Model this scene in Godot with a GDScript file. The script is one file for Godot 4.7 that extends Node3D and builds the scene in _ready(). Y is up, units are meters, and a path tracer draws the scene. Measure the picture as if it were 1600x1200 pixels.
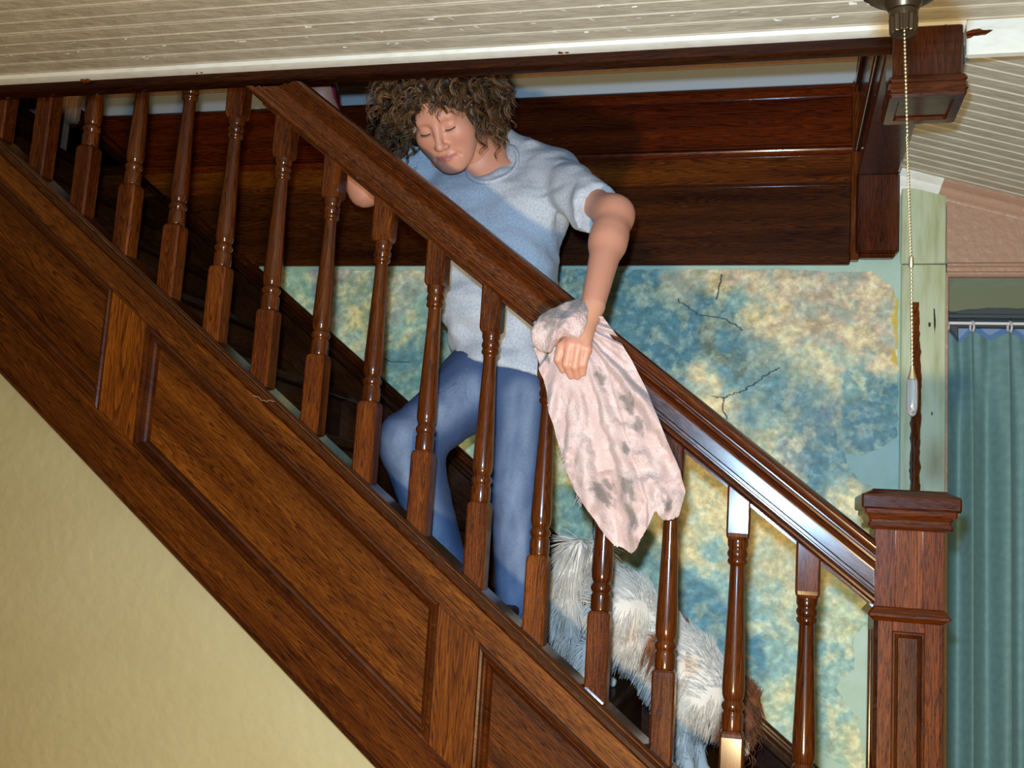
extends Node3D
# A woman wiping down an oak banister, seen from the hall beside the stairs.
# Units are metres, y is up, the balusters stand in the plane z = 0 and the stairs fall towards +x.

const SLOPE := 0.766
const PITCH := 0.135
const WALL_Z := -0.92

var mats := {}
var frames := {}
var names := {}
var rng := RandomNumberGenerator.new()


# ---------------------------------------------------------------- mesh helpers
class MB:
	var v := PackedVector3Array()
	var n := PackedVector3Array()
	var c := PackedColorArray()
	var uv := PackedVector2Array()
	var idx := PackedInt32Array()
	var col := Color.WHITE

	func vert(p: Vector3, nn: Vector3, t := Vector2.ZERO) -> int:
		v.append(p)
		n.append(nn)
		c.append(col)
		uv.append(t)
		return v.size() - 1

	func tri(a: Vector3, b: Vector3, d: Vector3) -> void:
		var nn := (b - a).cross(d - a).normalized()
		var i := vert(a, nn)
		vert(b, nn)
		vert(d, nn)
		idx.append_array([i, i + 2, i + 1])

	func quad(a: Vector3, b: Vector3, d: Vector3, e: Vector3) -> void:
		var nn := (d - a).cross(e - b).normalized()
		var i := vert(a, nn)
		vert(b, nn)
		vert(d, nn)
		vert(e, nn)
		idx.append_array([i, i + 2, i + 1, i, i + 3, i + 2])

	# turns a closed shape right side out
	func orient(v0: int, i0: int) -> void:
		if v.size() == v0:
			return
		var mid := Vector3.ZERO
		for i in range(v0, v.size()):
			mid += v[i]
		mid /= float(v.size() - v0)
		var vol := 0.0
		for i in range(i0, idx.size(), 3):
			vol += (v[idx[i]] - mid).dot((v[idx[i + 2]] - mid).cross(v[idx[i + 1]] - mid))
		if vol < 0.0:
			for i in range(i0, idx.size(), 3):
				var k := idx[i + 1]
				idx[i + 1] = idx[i + 2]
				idx[i + 2] = k
			for i in range(v0, n.size()):
				n[i] = -n[i]

	# rings of equal length, flat faces, closed around and capped
	func loft(rings: Array, caps := true) -> void:
		var v0 := v.size()
		var i0 := idx.size()
		var k: int = rings[0].size()
		var last := rings.size() - 1
		for r in last:
			for j in k:
				var j2 := (j + 1) % k
				quad(rings[r][j], rings[r][j2], rings[r + 1][j2], rings[r + 1][j])
		orient(v0, i0)
		if caps:
			cap(rings[0], middle(rings[0]) - middle(rings[1]))
			cap(rings[last], middle(rings[last]) - middle(rings[last - 1]))

	static func middle(ring: PackedVector3Array) -> Vector3:
		var m := Vector3.ZERO
		for p in ring:
			m += p
		return m / float(ring.size())

	# flat lid over a ring, facing the given way
	func cap(ring: PackedVector3Array, dir: Vector3) -> void:
		var nn := Vector3.ZERO
		for j in ring.size():
			nn += ring[j].cross(ring[(j + 1) % ring.size()])
		nn = nn.normalized()
		var flat := PackedVector2Array()
		var ax := nn.cross(Vector3.UP if absf(nn.y) < 0.9 else Vector3.RIGHT).normalized()
		var ay := nn.cross(ax)
		for p in ring:
			flat.append(Vector2(p.dot(ax), p.dot(ay)))
		var t := Geometry2D.triangulate_polygon(flat)
		for i in range(0, t.size(), 3):
			var a := ring[t[i]]
			var b := ring[t[i + 1]]
			var d := ring[t[i + 2]]
			if (b - a).cross(d - a).dot(dir) > 0.0:
				tri(a, b, d)
			else:
				tri(a, d, b)

	# chamfered box with its own axes
	func box(mid: Vector3, size: Vector3, bev := 0.003, basis := Basis()) -> void:
		var s := size * 0.5
		var b := minf(bev, minf(s.x, minf(s.y, s.z)) * 0.8)
		var rings := []
		for lv in [[-s.y, b], [-s.y + b, 0.0], [s.y - b, 0.0], [s.y, b]]:
			var x: float = s.x - lv[1]
			var z: float = s.z - lv[1]
			var y: float = lv[0]
			var ring := PackedVector3Array()
			for q in [[x - b, -z], [x, -z + b], [x, z - b], [x - b, z], [-x + b, z], [-x, z - b], [-x, -z + b], [-x + b, -z]]:
				ring.append(mid + basis * Vector3(q[0], y, q[1]))
			rings.append(ring)
		loft(rings)

	# grid of points with smooth normals; repeated rows or columns make creases
	func grid(rows: Array, close_u := false, close_v := false, uvs := false) -> void:
		var nr := rows.size()
		var nc: int = rows[0].size()
		var base := v.size()
		for r in nr:
			for q in nc:
				vert(rows[r][q], Vector3.ZERO, Vector2(float(q) / (nc - 1), float(r) / (nr - 1)))
		var acc := PackedVector3Array()
		acc.resize(nr * nc)
		for r in (nr if close_v else nr - 1):
			var r2 := (r + 1) % nr
			for q in (nc if close_u else nc - 1):
				var q2 := (q + 1) % nc
				var a := r * nc + q
				var b := r * nc + q2
				var d := r2 * nc + q2
				var e := r2 * nc + q
				var pa := v[base + a]
				var pb := v[base + b]
				var pd := v[base + d]
				var pe := v[base + e]
				var nn := (pd - pa).cross(pe - pb)
				if nn.length_squared() < 1e-18:
					continue
				acc[a] += nn
				acc[b] += nn
				acc[d] += nn
				acc[e] += nn
				idx.append_array([base + a, base + d, base + b, base + a, base + e, base + d])
		for i in nr * nc:
			n[base + i] = acc[i].normalized()

	# closed profile in the plane (u, w) swept from a to b and capped
	func extrude(prof: PackedVector2Array, a: Vector3, b: Vector3, u: Vector3, w: Vector3, angle := 35.0) -> void:
		var v0 := v.size()
		var i0 := idx.size()
		var cp := crease(prof, angle, true)
		var rows := []
		for e in [a, b]:
			var row := PackedVector3Array()
			for p in cp:
				row.append(e + u * p.x + w * p.y)
			rows.append(row)
		grid(rows, true)
		orient(v0, i0)
		for e in [a, b]:
			var row := PackedVector3Array()
			for p in prof:
				row.append(e + u * p.x + w * p.y)
			cap(row, (a - b) if e == a else (b - a))

	static func crease(prof: PackedVector2Array, angle: float, closed: bool) -> PackedVector2Array:
		var res := PackedVector2Array()
		var k := prof.size()
		var lim := cos(deg_to_rad(angle))
		for i in k:
			res.append(prof[i])
			if not closed and (i == 0 or i == k - 1):
				continue
			var a := (prof[i] - prof[(i + k - 1) % k]).normalized()
			var b := (prof[(i + 1) % k] - prof[i]).normalized()
			if a.dot(b) < lim:
				res.append(prof[i])
		return res

	# turned shape about an axis; profile is (radius, height)
	func lathe(prof: PackedVector2Array, foot: Vector3, segs := 20, basis := Basis(), angle := 40.0) -> void:
		var v0 := v.size()
		var i0 := idx.size()
		var cp := crease(prof, angle, false)
		var rows := []
		for p in cp:
			var row := PackedVector3Array()
			for s in segs:
				var a := TAU * s / segs
				row.append(foot + basis * Vector3(cos(a) * p.x, p.y, sin(a) * p.x))
			rows.append(row)
		grid(rows, true)
		orient(v0, i0)

	# round tube along a path
	func tube(path: PackedVector3Array, r0: float, r1: float, sides := 6, caps := false) -> void:
		var v0 := v.size()
		var i0 := idx.size()
		var rows := []
		var side := Vector3.ZERO
		var k := path.size()
		for i in k:
			var t := (path[mini(i + 1, k - 1)] - path[maxi(i - 1, 0)]).normalized()
			if side == Vector3.ZERO:
				side = t.cross(Vector3.UP if absf(t.y) < 0.9 else Vector3.RIGHT).normalized()
			side = (side - t * side.dot(t)).normalized()
			var up := t.cross(side)
			var r := lerpf(r0, r1, float(i) / (k - 1))
			var row := PackedVector3Array()
			for s in sides:
				var a := TAU * s / sides
				row.append(path[i] + (side * cos(a) + up * sin(a)) * r)
			rows.append(row)
		grid(rows, true)
		orient(v0, i0)
		if caps:
			cap(rows[0], path[0] - path[1])
			cap(rows[k - 1], path[k - 1] - path[k - 2])

	# ring of mitred moulding around a convex polygon in a plane; profile is (inset, height)
	func frame_loop(poly: PackedVector2Array, prof: PackedVector2Array, at: Transform3D) -> void:
		var v0 := v.size()
		var rings := []
		for p in prof:
			var flat := inset(poly, p.x)
			var ring := PackedVector3Array()
			for q in flat:
				ring.append(at * Vector3(q.x, q.y, p.y))
			rings.append(ring)
		for r in rings.size() - 1:
			for j in poly.size():
				var j2 := (j + 1) % poly.size()
				quad(rings[r][j], rings[r][j2], rings[r + 1][j2], rings[r + 1][j])
		# face outwards from the plane
		var s := 0.0
		for i in range(v0, n.size()):
			s += n[i].dot(at.basis.z)
		if s < 0.0:
			for i in range(v0, n.size()):
				n[i] = -n[i]
			for i in range(idx.size() - 6 * (v.size() - v0) / 4, idx.size(), 3):
				var k := idx[i + 1]
				idx[i + 1] = idx[i + 2]
				idx[i + 2] = k

	static func inset(poly: PackedVector2Array, by: float) -> PackedVector2Array:
		var k := poly.size()
		var area := 0.0
		for i in k:
			area += poly[i].cross(poly[(i + 1) % k])
		var sgn := 1.0 if area > 0.0 else -1.0
		var res := PackedVector2Array()
		for i in k:
			var p := poly[i]
			var d0 := (p - poly[(i + k - 1) % k]).normalized()
			var d1 := (poly[(i + 1) % k] - p).normalized()
			var n0 := Vector2(-d0.y, d0.x) * sgn
			var n1 := Vector2(-d1.y, d1.x) * sgn
			var m := n0 + n1
			res.append(p + m * (by / maxf(0.15, m.dot(n0))))
		return res

	# polygon in a plane given thickness, its front edge eased
	func prism(poly: PackedVector2Array, depth: float, at: Transform3D, bev := 0.0015) -> void:
		var rings := []
		for lv in [[0.0, 0.0], [depth - bev, 0.0], [depth, bev]]:
			var ring := PackedVector3Array()
			for q in (inset(poly, lv[1]) if lv[1] > 0.0 else poly):
				ring.append(at * Vector3(q.x, q.y, lv[0]))
			rings.append(ring)
		loft(rings)

	func commit(frame: Transform3D, colours: bool, uvs: bool) -> ArrayMesh:
		var inv := frame.affine_inverse()
		var lv := PackedVector3Array()
		var ln := PackedVector3Array()
		lv.resize(v.size())
		ln.resize(v.size())
		for i in v.size():
			lv[i] = inv * v[i]
			ln[i] = inv.basis * n[i]
		var a := []
		a.resize(Mesh.ARRAY_MAX)
		a[Mesh.ARRAY_VERTEX] = lv
		a[Mesh.ARRAY_NORMAL] = ln
		a[Mesh.ARRAY_INDEX] = idx
		if colours:
			a[Mesh.ARRAY_COLOR] = c
		if uvs:
			a[Mesh.ARRAY_TEX_UV] = uv
		var m := ArrayMesh.new()
		m.add_surface_from_arrays(Mesh.PRIMITIVE_TRIANGLES, a)
		return m


# ---------------------------------------------------------------- distance fields for bodies and clothes
class Field:
	var o: Vector3
	var h: float
	var nx: int
	var ny: int
	var nz: int
	var d := PackedFloat32Array()

	func _init(lo: Vector3, hi: Vector3, cell: float) -> void:
		o = lo
		h = cell
		nx = int(ceil((hi.x - lo.x) / cell)) + 1
		ny = int(ceil((hi.y - lo.y) / cell)) + 1
		nz = int(ceil((hi.z - lo.z) / cell)) + 1
		d.resize(nx * ny * nz)
		d.fill(1000.0)

	func span(lo: Vector3, hi: Vector3) -> PackedInt32Array:
		var a := (lo - o) / h
		var b := (hi - o) / h
		return PackedInt32Array([maxi(0, int(floor(a.x))), mini(nx - 1, int(ceil(b.x))), maxi(0, int(floor(a.y))), mini(ny - 1, int(ceil(b.y))), maxi(0, int(floor(a.z))), mini(nz - 1, int(ceil(b.z)))])

	func join(i: int, s: float, k: float, sub: bool) -> void:
		var e := d[i]
		if sub:
			s = -s
			var hh := maxf(k - absf(e - s), 0.0) / k
			d[i] = maxf(e, s) + hh * hh * k * 0.25
		else:
			var hh := maxf(k - absf(e - s), 0.0) / k
			d[i] = minf(e, s) - hh * hh * k * 0.25

	# tapered capsule
	func cap(a: Vector3, b: Vector3, ra: float, rb: float, k := 0.02, sub := false) -> void:
		var m := maxf(ra, rb) + k + 3.0 * h
		var lo := Vector3(minf(a.x, b.x), minf(a.y, b.y), minf(a.z, b.z)) - Vector3.ONE * m
		var hi := Vector3(maxf(a.x, b.x), maxf(a.y, b.y), maxf(a.z, b.z)) + Vector3.ONE * m
		var s := span(lo, hi)
		var ba := b - a
		var inv := 1.0 / maxf(ba.length_squared(), 1e-9)
		for z in range(s[4], s[5] + 1):
			for y in range(s[2], s[3] + 1):
				var row := (z * ny + y) * nx
				var pa := o + Vector3(s[0], y, z) * h - a
				for x in range(s[0], s[1] + 1):
					var t := clampf(pa.dot(ba) * inv, 0.0, 1.0)
					join(row + x, (pa - ba * t).length() - lerpf(ra, rb, t), k, sub)
					pa.x += h

	func ell(c: Vector3, r: Vector3, k := 0.02, basis := Basis(), sub := false) -> void:
		var m := maxf(r.x, maxf(r.y, r.z)) + k + 3.0 * h
		var s := span(c - Vector3.ONE * m, c + Vector3.ONE * m)
		var bt := basis.transposed()
		for z in range(s[4], s[5] + 1):
			for y in range(s[2], s[3] + 1):
				var row := (z * ny + y) * nx
				for x in range(s[0], s[1] + 1):
					var p := bt * (o + Vector3(x, y, z) * h - c)
					var k0 := (p / r).length()
					var k1 := (p / (r * r)).length()
					join(row + x, k0 * (k0 - 1.0) / maxf(k1, 1e-6), k, sub)

	# keeps the side that the normal points away from
	func cut(at: Vector3, nn: Vector3) -> void:
		nn = nn.normalized()
		for z in ny * nz:
			var y := z % ny
			var zz := z / ny
			var p := o + Vector3(0, y, zz) * h - at
			var row := z * nx
			for x in nx:
				var e := p.dot(nn) + x * h * nn.x
				if d[row + x] < e:
					d[row + x] = e

	# cuts only what lies within reach of a point
	func cut_near(at: Vector3, nn: Vector3, reach: float) -> void:
		nn = nn.normalized()
		var s := span(at - Vector3.ONE * reach, at + Vector3.ONE * reach)
		for z in range(s[4], s[5] + 1):
			for y in range(s[2], s[3] + 1):
				var row := (z * ny + y) * nx
				for x in range(s[0], s[1] + 1):
					var p := o + Vector3(x, y, z) * h - at
					if p.length() < reach:
						d[row + x] = maxf(d[row + x], p.dot(nn))

	func ripple(f: Callable) -> void:
		for z in nz:
			for y in ny:
				var row := (z * ny + y) * nx
				for x in nx:
					var e := d[row + x]
					if absf(e) < 4.0 * h:
						d[row + x] = e + float(f.call(o + Vector3(x, y, z) * h))

	func mesh(mb: MB, at := Transform3D(), paint = null) -> void:
		var ids := PackedInt32Array()
		ids.resize(d.size())
		ids.fill(-1)
		var off := PackedInt32Array([0, 1, nx, nx + 1, nx * ny, nx * ny + 1, nx * ny + nx, nx * ny + nx + 1])
		var far := 2.6 * h
		var base := mb.v.size()
		var pts := PackedVector3Array()
		var quads := PackedInt32Array()
		for z in nz - 1:
			for y in ny - 1:
				var row := (z * ny + y) * nx
				for x in nx - 1:
					var i := row + x
					var d0 := d[i]
					if d0 > far or d0 < -far:
						continue
					var neg := 0
					for m in 8:
						if d[i + off[m]] < 0.0:
							neg += 1
					if neg == 0 or neg == 8:
						continue
					var sum := Vector3.ZERO
					var cnt := 0
					for e in [[0, 1], [2, 3], [4, 5], [6, 7], [0, 2], [1, 3], [4, 6], [5, 7], [0, 4], [1, 5], [2, 6], [3, 7]]:
						var a: int = e[0]
						var b: int = e[1]
						var da := d[i + off[a]]
						var db := d[i + off[b]]
						if (da < 0.0) != (db < 0.0):
							var t := da / (da - db)
							var pa := Vector3(a & 1, (a >> 1) & 1, a >> 2)
							var pb := Vector3(b & 1, (b >> 1) & 1, b >> 2)
							sum += pa.lerp(pb, t)
							cnt += 1
					ids[i] = base + pts.size()
					pts.append(o + (Vector3(x, y, z) + sum / cnt) * h)
		var sx := 1
		var sy := nx
		var sz := nx * ny
		for z in range(1, nz - 1):
			for y in range(1, ny - 1):
				var row := (z * ny + y) * nx
				for x in range(1, nx - 1):
					var i := row + x
					if ids[i] < 0:
						continue
					var ins := d[i] < 0.0
					for ax in 3:
						var st: int = [sx, sy, sz][ax]
						if (d[i + st] < 0.0) == ins:
							continue
						var u: int = [sy, sz, sx][ax]
						var w: int = [sz, sx, sy][ax]
						var a := ids[i]
						var b := ids[i - u]
						var c := ids[i - u - w]
						var e := ids[i - w]
						if b < 0 or c < 0 or e < 0:
							continue
						# inside on the near side: the face looks along +axis
						if ins:
							quads.append_array([a, b, c, e])
						else:
							quads.append_array([a, e, c, b])
		var nrm := PackedVector3Array()
		nrm.resize(pts.size())
		for q in range(0, quads.size(), 4):
			var a := pts[quads[q] - base]
			var b := pts[quads[q + 1] - base]
			var c := pts[quads[q + 2] - base]
			var e := pts[quads[q + 3] - base]
			var nn := (c - a).cross(e - b)
			for m in 4:
				nrm[quads[q + m] - base] += nn
			mb.idx.append_array([quads[q], quads[q + 2], quads[q + 1], quads[q], quads[q + 3], quads[q + 2]])
		for i in pts.size():
			mb.col = paint.call(pts[i]) if paint != null else Color.WHITE
			mb.vert(at * pts[i], (at.basis * nrm[i]).normalized())
		mb.col = Color.WHITE


# ---------------------------------------------------------------- scene helpers
func numbered(called: String) -> String:
	var k: int = names.get(called, 0)
	names[called] = k + 1
	return called if k == 0 else "%s_%03d" % [called, k]


func tag(o: Node, label: String, category: String, group := "", kind := "") -> void:
	o.set_meta("label", label)
	if category:
		o.set_meta("category", category)
	if group:
		o.set_meta("group", group)
	if kind:
		o.set_meta("kind", kind)


func thing(called: String, at := Transform3D()) -> Node3D:
	var t := Node3D.new()
	t.name = numbered(called)
	t.transform = at
	add_child(t, true)
	frames[t] = at
	return t


# one named mesh; the shape comes in world coordinates and is stored in the frame's own axes
func obj(called: String, mb: MB, mat: Material, parent: Node = null, frame := Transform3D(), colours := false, uvs := false) -> MeshInstance3D:
	var o := MeshInstance3D.new()
	o.mesh = mb.commit(frame, colours, uvs)
	o.material_override = mat
	if parent == null:
		o.name = numbered(called)
		o.transform = frame
		add_child(o, true)
	else:
		o.name = called
		var up: Transform3D = frames.get(parent, Transform3D())
		o.transform = up.affine_inverse() * frame
		parent.add_child(o, true)
	frames[o] = frame
	return o


func copy_of(o: Node3D, by: Vector3) -> Node3D:
	var r: Node3D = o.duplicate()
	r.name = numbered(String(o.name))
	add_child(r, true)
	r.position = o.position + by
	return r


func fx(p := Vector3.ZERO) -> Transform3D:   # grain along x
	return Transform3D(Basis(), p)


func fy(p := Vector3.ZERO) -> Transform3D:   # grain upright
	return Transform3D(Basis(Vector3.UP, Vector3.LEFT, Vector3.BACK), p)


func fz(p := Vector3.ZERO) -> Transform3D:   # grain into the picture
	return Transform3D(Basis(Vector3.BACK, Vector3.UP, Vector3.LEFT), p)


func fs(p := Vector3.ZERO) -> Transform3D:   # grain down the stairs
	var a := atan(SLOPE)
	return Transform3D(Basis(Vector3(cos(a), -sin(a), 0), Vector3(sin(a), cos(a), 0), Vector3.BACK), p)


func pv(a: Array) -> PackedVector2Array:
	var r := PackedVector2Array()
	for i in range(0, a.size(), 2):
		r.append(Vector2(a[i], a[i + 1]))
	return r


func hex(s: String) -> Color:
	return Color.html(s)


func lin(s: String) -> Color:
	return Color.html(s).srgb_to_linear()


# ---------------------------------------------------------------- materials
func noise(freq: float, octaves := 4, s := 1, type := FastNoiseLite.TYPE_SIMPLEX_SMOOTH) -> FastNoiseLite:
	var f := FastNoiseLite.new()
	f.noise_type = type
	f.seed = s
	f.frequency = freq
	f.fractal_octaves = octaves
	return f


func seamless(size: int, freq: float, octaves: int, s: int) -> PackedByteArray:
	var im := noise(freq, octaves, s).get_seamless_image(size, size)
	im.convert(Image.FORMAT_L8)
	return im.get_data()


func bumps(freq: float, octaves: int, strength: float, s := 1, size := 512) -> NoiseTexture2D:
	var t := NoiseTexture2D.new()
	t.width = size
	t.height = size
	t.seamless = true
	t.as_normal_map = true
	t.bump_strength = strength
	t.noise = noise(freq, octaves, s)
	return t


func ramp_tex(freq: float, octaves: int, stops: Array, s := 1, size := 512) -> NoiseTexture2D:
	var t := NoiseTexture2D.new()
	t.width = size
	t.height = size
	t.seamless = true
	t.noise = noise(freq, octaves, s)
	var g := Gradient.new()
	var off := PackedFloat32Array()
	var cols := PackedColorArray()
	for i in range(0, stops.size(), 2):
		off.append(stops[i])
		cols.append(Color.html(stops[i + 1]))
	g.offsets = off
	g.colors = cols
	t.color_ramp = g
	return t


func plain(colour: String, rough: float, metal := 0.0) -> StandardMaterial3D:
	var m := StandardMaterial3D.new()
	m.albedo_color = hex(colour)
	m.roughness = rough
	m.metallic = metal
	return m


func tri(m: StandardMaterial3D, scale: Vector3, off := Vector3.ZERO) -> StandardMaterial3D:
	m.uv1_triplanar = true
	m.uv1_scale = scale
	m.uv1_offset = off
	m.uv1_triplanar_sharpness = 6.0
	return m


var wood_tex: ImageTexture
var wood_bump: ImageTexture
var wood_gloss: ImageTexture


# plain-sawn oak: growth bands, open pores along u, blotches of old stain
func make_wood() -> void:
	var s := 1024
	var band := seamless(s, 0.0036, 3, 11)
	var blot := seamless(s, 0.0026, 4, 12)
	var fine := seamless(s, 0.05, 4, 13)
	var pore := seamless(s, 0.16, 2, 14)
	var px := PackedByteArray()
	px.resize(s * s * 3)
	var hb := PackedByteArray()
	hb.resize(s * s)
	var rg := PackedByteArray()
	rg.resize(s * s)
	for i in s * s:
		var b := band[i] / 255.0
		var r := fposmod(b * 15.0, 1.0)
		var ring := r * r * (1.0 - smoothstep(0.9, 1.0, r))
		var f := fine[i] / 255.0
		var q := pore[i] / 255.0
		var hole := smoothstep(0.60, 0.85, q + ring * 0.16 - 0.02)
		var t := clampf(0.58 + (f - 0.5) * 0.36 - ring * 0.42 + (blot[i] / 255.0 - 0.5) * 0.55, 0.0, 1.0)
		var k := 1.0 - hole * 0.55
		px[i * 3] = int(lerpf(70.0, 214.0, t) * k)
		px[i * 3 + 1] = int(lerpf(28.0, 141.0, t) * k)
		px[i * 3 + 2] = int(lerpf(8.0, 58.0, t) * k)
		hb[i] = int(clampf(200.0 - hole * 120.0 - ring * 16.0 + (f - 0.5) * 30.0, 0.0, 255.0))
		rg[i] = int(clampf(120.0 + hole * 90.0 + (f - 0.5) * 50.0, 0.0, 255.0))
	wood_tex = ImageTexture.create_from_image(Image.create_from_data(s, s, false, Image.FORMAT_RGB8, px))
	var him := Image.create_from_data(s, s, false, Image.FORMAT_L8, hb)
	him.convert(Image.FORMAT_RGBA8)
	him.bump_map_to_normal_map(5.0)
	wood_bump = ImageTexture.create_from_image(him)
	wood_gloss = ImageTexture.create_from_image(Image.create_from_data(s, s, false, Image.FORMAT_L8, rg))


func wood(key: String, tint: String, rough := 0.42, coat := 0.7, grain := 1.0, off := Vector3.ZERO, bump := 0.22) -> StandardMaterial3D:
	var m := plain(tint, rough)
	m.albedo_texture = wood_tex
	m.normal_enabled = true
	m.normal_texture = wood_bump
	m.normal_scale = bump
	m.clearcoat_enabled = coat > 0.0
	m.clearcoat = coat
	m.clearcoat_roughness = 0.13
	m.metallic_specular = 0.22
	tri(m, Vector3(0.20, 4.4, 4.4) * grain, off)
	mats[key] = m
	return m


func make_materials() -> void:
	make_wood()
	wood("oak", "#aa9c86")
	wood("oak_dark", "#7c6a5a", 0.40, 0.8, 1.0, Vector3(0.3, 0.1, 0.2))
	wood("oak_red", "#846454", 0.38, 0.8, 0.9, Vector3(0.7, 0.3, 0.2))
	wood("oak_amber", "#b3a079", 0.42, 0.6, 0.8, Vector3(0.2, 0.6, 0.4))
	wood("oak_gold", "#cdb98c", 0.45, 0.5, 0.7, Vector3(0.1, 0.25, 0.8))
	wood("oak_tread", "#7c6a5a", 0.55, 0.1)
	wood("oak_rail", "#94775e", 0.33, 0.9, 0.9, Vector3(0.15, 0.35, 0.6), 0.35)
	mats["oak_rail"].normal_scale = 0.75
	mats["oak_rail"].clearcoat_roughness = 0.24
	var brushed: NoiseTexture2D = bumps(0.30, 3, 8.0, 16, 1024)
	for k in 4:
		wood("oak_turned_%d" % k, ["#8f745c", "#997e60", "#876a54", "#917860"][k], 0.34, 0.9, 1.1, Vector3(0.17 * k, 0.31 * k, 0.43 * k), 0.2)
		wood("oak_block_%d" % k, ["#a88c70", "#b49a74", "#9c8068", "#ab9076"][k], 0.40, 0.55, 1.0, Vector3(0.23 * k, 0.37 * k, 0.29 * k), 0.3)
		mats["oak_block_%d" % k].normal_texture = brushed
	var m := plain("#cdc9bd", 0.62)
	m.albedo_texture = ramp_tex(0.012, 5, [0.0, "#d8d4c8", 0.45, "#ece8de", 0.75, "#f4f1e8", 1.0, "#fffdf6"], 21)
	m.normal_enabled = true
	m.normal_texture = bumps(0.03, 4, 6.0, 22)
	m.normal_scale = 0.4
	mats["board_paint"] = tri(m, Vector3(1.2, 3.0, 3.0))
	m = plain("#f2f5f0", 0.5)
	m.albedo_texture = ramp_tex(0.02, 5, [0.0, "#e6e4da", 0.35, "#f6f5f0", 1.0, "#ffffff"], 23)
	mats["white_paint"] = tri(m, Vector3(1.5, 4.0, 4.0))
	m = plain("#b3ab86", 0.75)
	m.albedo_texture = ramp_tex(0.006, 4, [0.0, "#f6f4ee", 0.5, "#fbfaf6", 1.0, "#ffffff"], 24)
	m.normal_enabled = true
	m.normal_texture = bumps(0.05, 3, 3.0, 25)
	m.normal_scale = 0.25
	mats["yellow_wall"] = tri(m, Vector3(0.9, 0.9, 0.9))
	m = plain("#b4cdc0", 0.5)
	m.albedo_texture = ramp_tex(0.009, 5, [0.0, "#e2e8d8", 0.4, "#f2f6ec", 1.0, "#ffffff"], 26)
	mats["green_paint"] = tri(m, Vector3(2, 2, 2))
	m = plain("#c9ceb2", 0.45)
	m.albedo_texture = ramp_tex(0.012, 5, [0.0, "#cfcfb0", 0.35, "#e8ebd8", 0.6, "#f2f8f0", 1.0, "#fffff4"], 26)
	mats["casing_paint"] = tri(m, Vector3(0.6, 4.0, 4.0))
	mats["tan_paint"] = tri(plain("#b18d75", 0.45), Vector3.ONE)
	mats["tan_paint"].normal_enabled = true
	mats["tan_paint"].normal_texture = bumps(0.06, 4, 4.0, 27)
	mats["tan_paint"].normal_scale = 0.4
	mats["upper_paint"] = plain("#b9c0c4", 0.7)
	mats["bare_wood"] = wood("bare_wood", "#c9b08c", 0.8, 0.0, 1.4)
	mats["black_gap"] = plain("#120c08", 0.9)
	mats["brass"] = plain("#c4b48c", 0.42, 1.0)
	mats["bronze"] = plain("#4d3e2c", 0.36, 0.85)
	mats["olive_board"] = plain("#6f7458", 0.6)
	mats["slate"] = plain("#3f4648", 0.6)
	mats["blue_panel"] = plain("#7f97b8", 0.5)
	mats["ring_white"] = plain("#c8c2c4", 0.4)
	m = plain("#668a8a", 0.65)
	m.albedo_texture = ramp_tex(0.04, 3, [0.0, "#e0e4e4", 1.0, "#ffffff"], 28, 256)
	m.rim_enabled = true
	m.rim = 0.3
	mats["curtain"] = tri(m, Vector3(3, 3, 3))
	m = StandardMaterial3D.new()
	m.roughness = 0.5
	m.vertex_color_use_as_albedo = true
	m.subsurf_scatter_enabled = true
	m.subsurf_scatter_strength = 0.12
	m.normal_enabled = true
	m.normal_texture = bumps(0.08, 3, 2.0, 29)
	m.normal_scale = 0.18
	mats["skin"] = tri(m, Vector3(9, 9, 9))
	m = plain("#c2c6cc", 0.9)
	m.albedo_texture = ramp_tex(0.05, 5, [0.0, "#cdd3dc", 0.35, "#e4e8ee", 0.6, "#f3f5f8", 1.0, "#ffffff"], 30)
	m.normal_enabled = true
	m.normal_texture = bumps(0.09, 3, 4.0, 31)
	m.normal_scale = 0.3
	m.rim_enabled = true
	m.rim = 0.25
	mats["shirt"] = tri(m, Vector3(5, 5, 5))
	m = StandardMaterial3D.new()
	m.roughness = 0.85
	m.vertex_color_use_as_albedo = true
	m.albedo_texture = ramp_tex(0.09, 3, [0.0, "#cdd3dc", 0.5, "#e9edf2", 1.0, "#ffffff"], 32)
	m.normal_enabled = true
	m.normal_texture = bumps(0.1, 3, 5.0, 33)
	m.normal_scale = 0.35
	mats["denim"] = tri(m, Vector3(12, 2.0, 12))
	m = StandardMaterial3D.new()
	m.roughness = 0.42
	m.vertex_color_use_as_albedo = true
	mats["hair"] = m
	m = StandardMaterial3D.new()
	m.roughness = 0.75
	m.vertex_color_use_as_albedo = true
	mats["fur"] = m
	m = plain("#1f1a18", 0.5)
	mats["dark"] = m
	m = StandardMaterial3D.new()
	m.albedo_color = Color(0.9, 0.9, 0.92)
	m.roughness = 0.04
	m.refraction_enabled = true
	m.refraction_scale = 0.05
	m.transparency = BaseMaterial3D.TRANSPARENCY_ALPHA
	m.albedo_color.a = 0.05
	mats["acrylic"] = m


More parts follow.
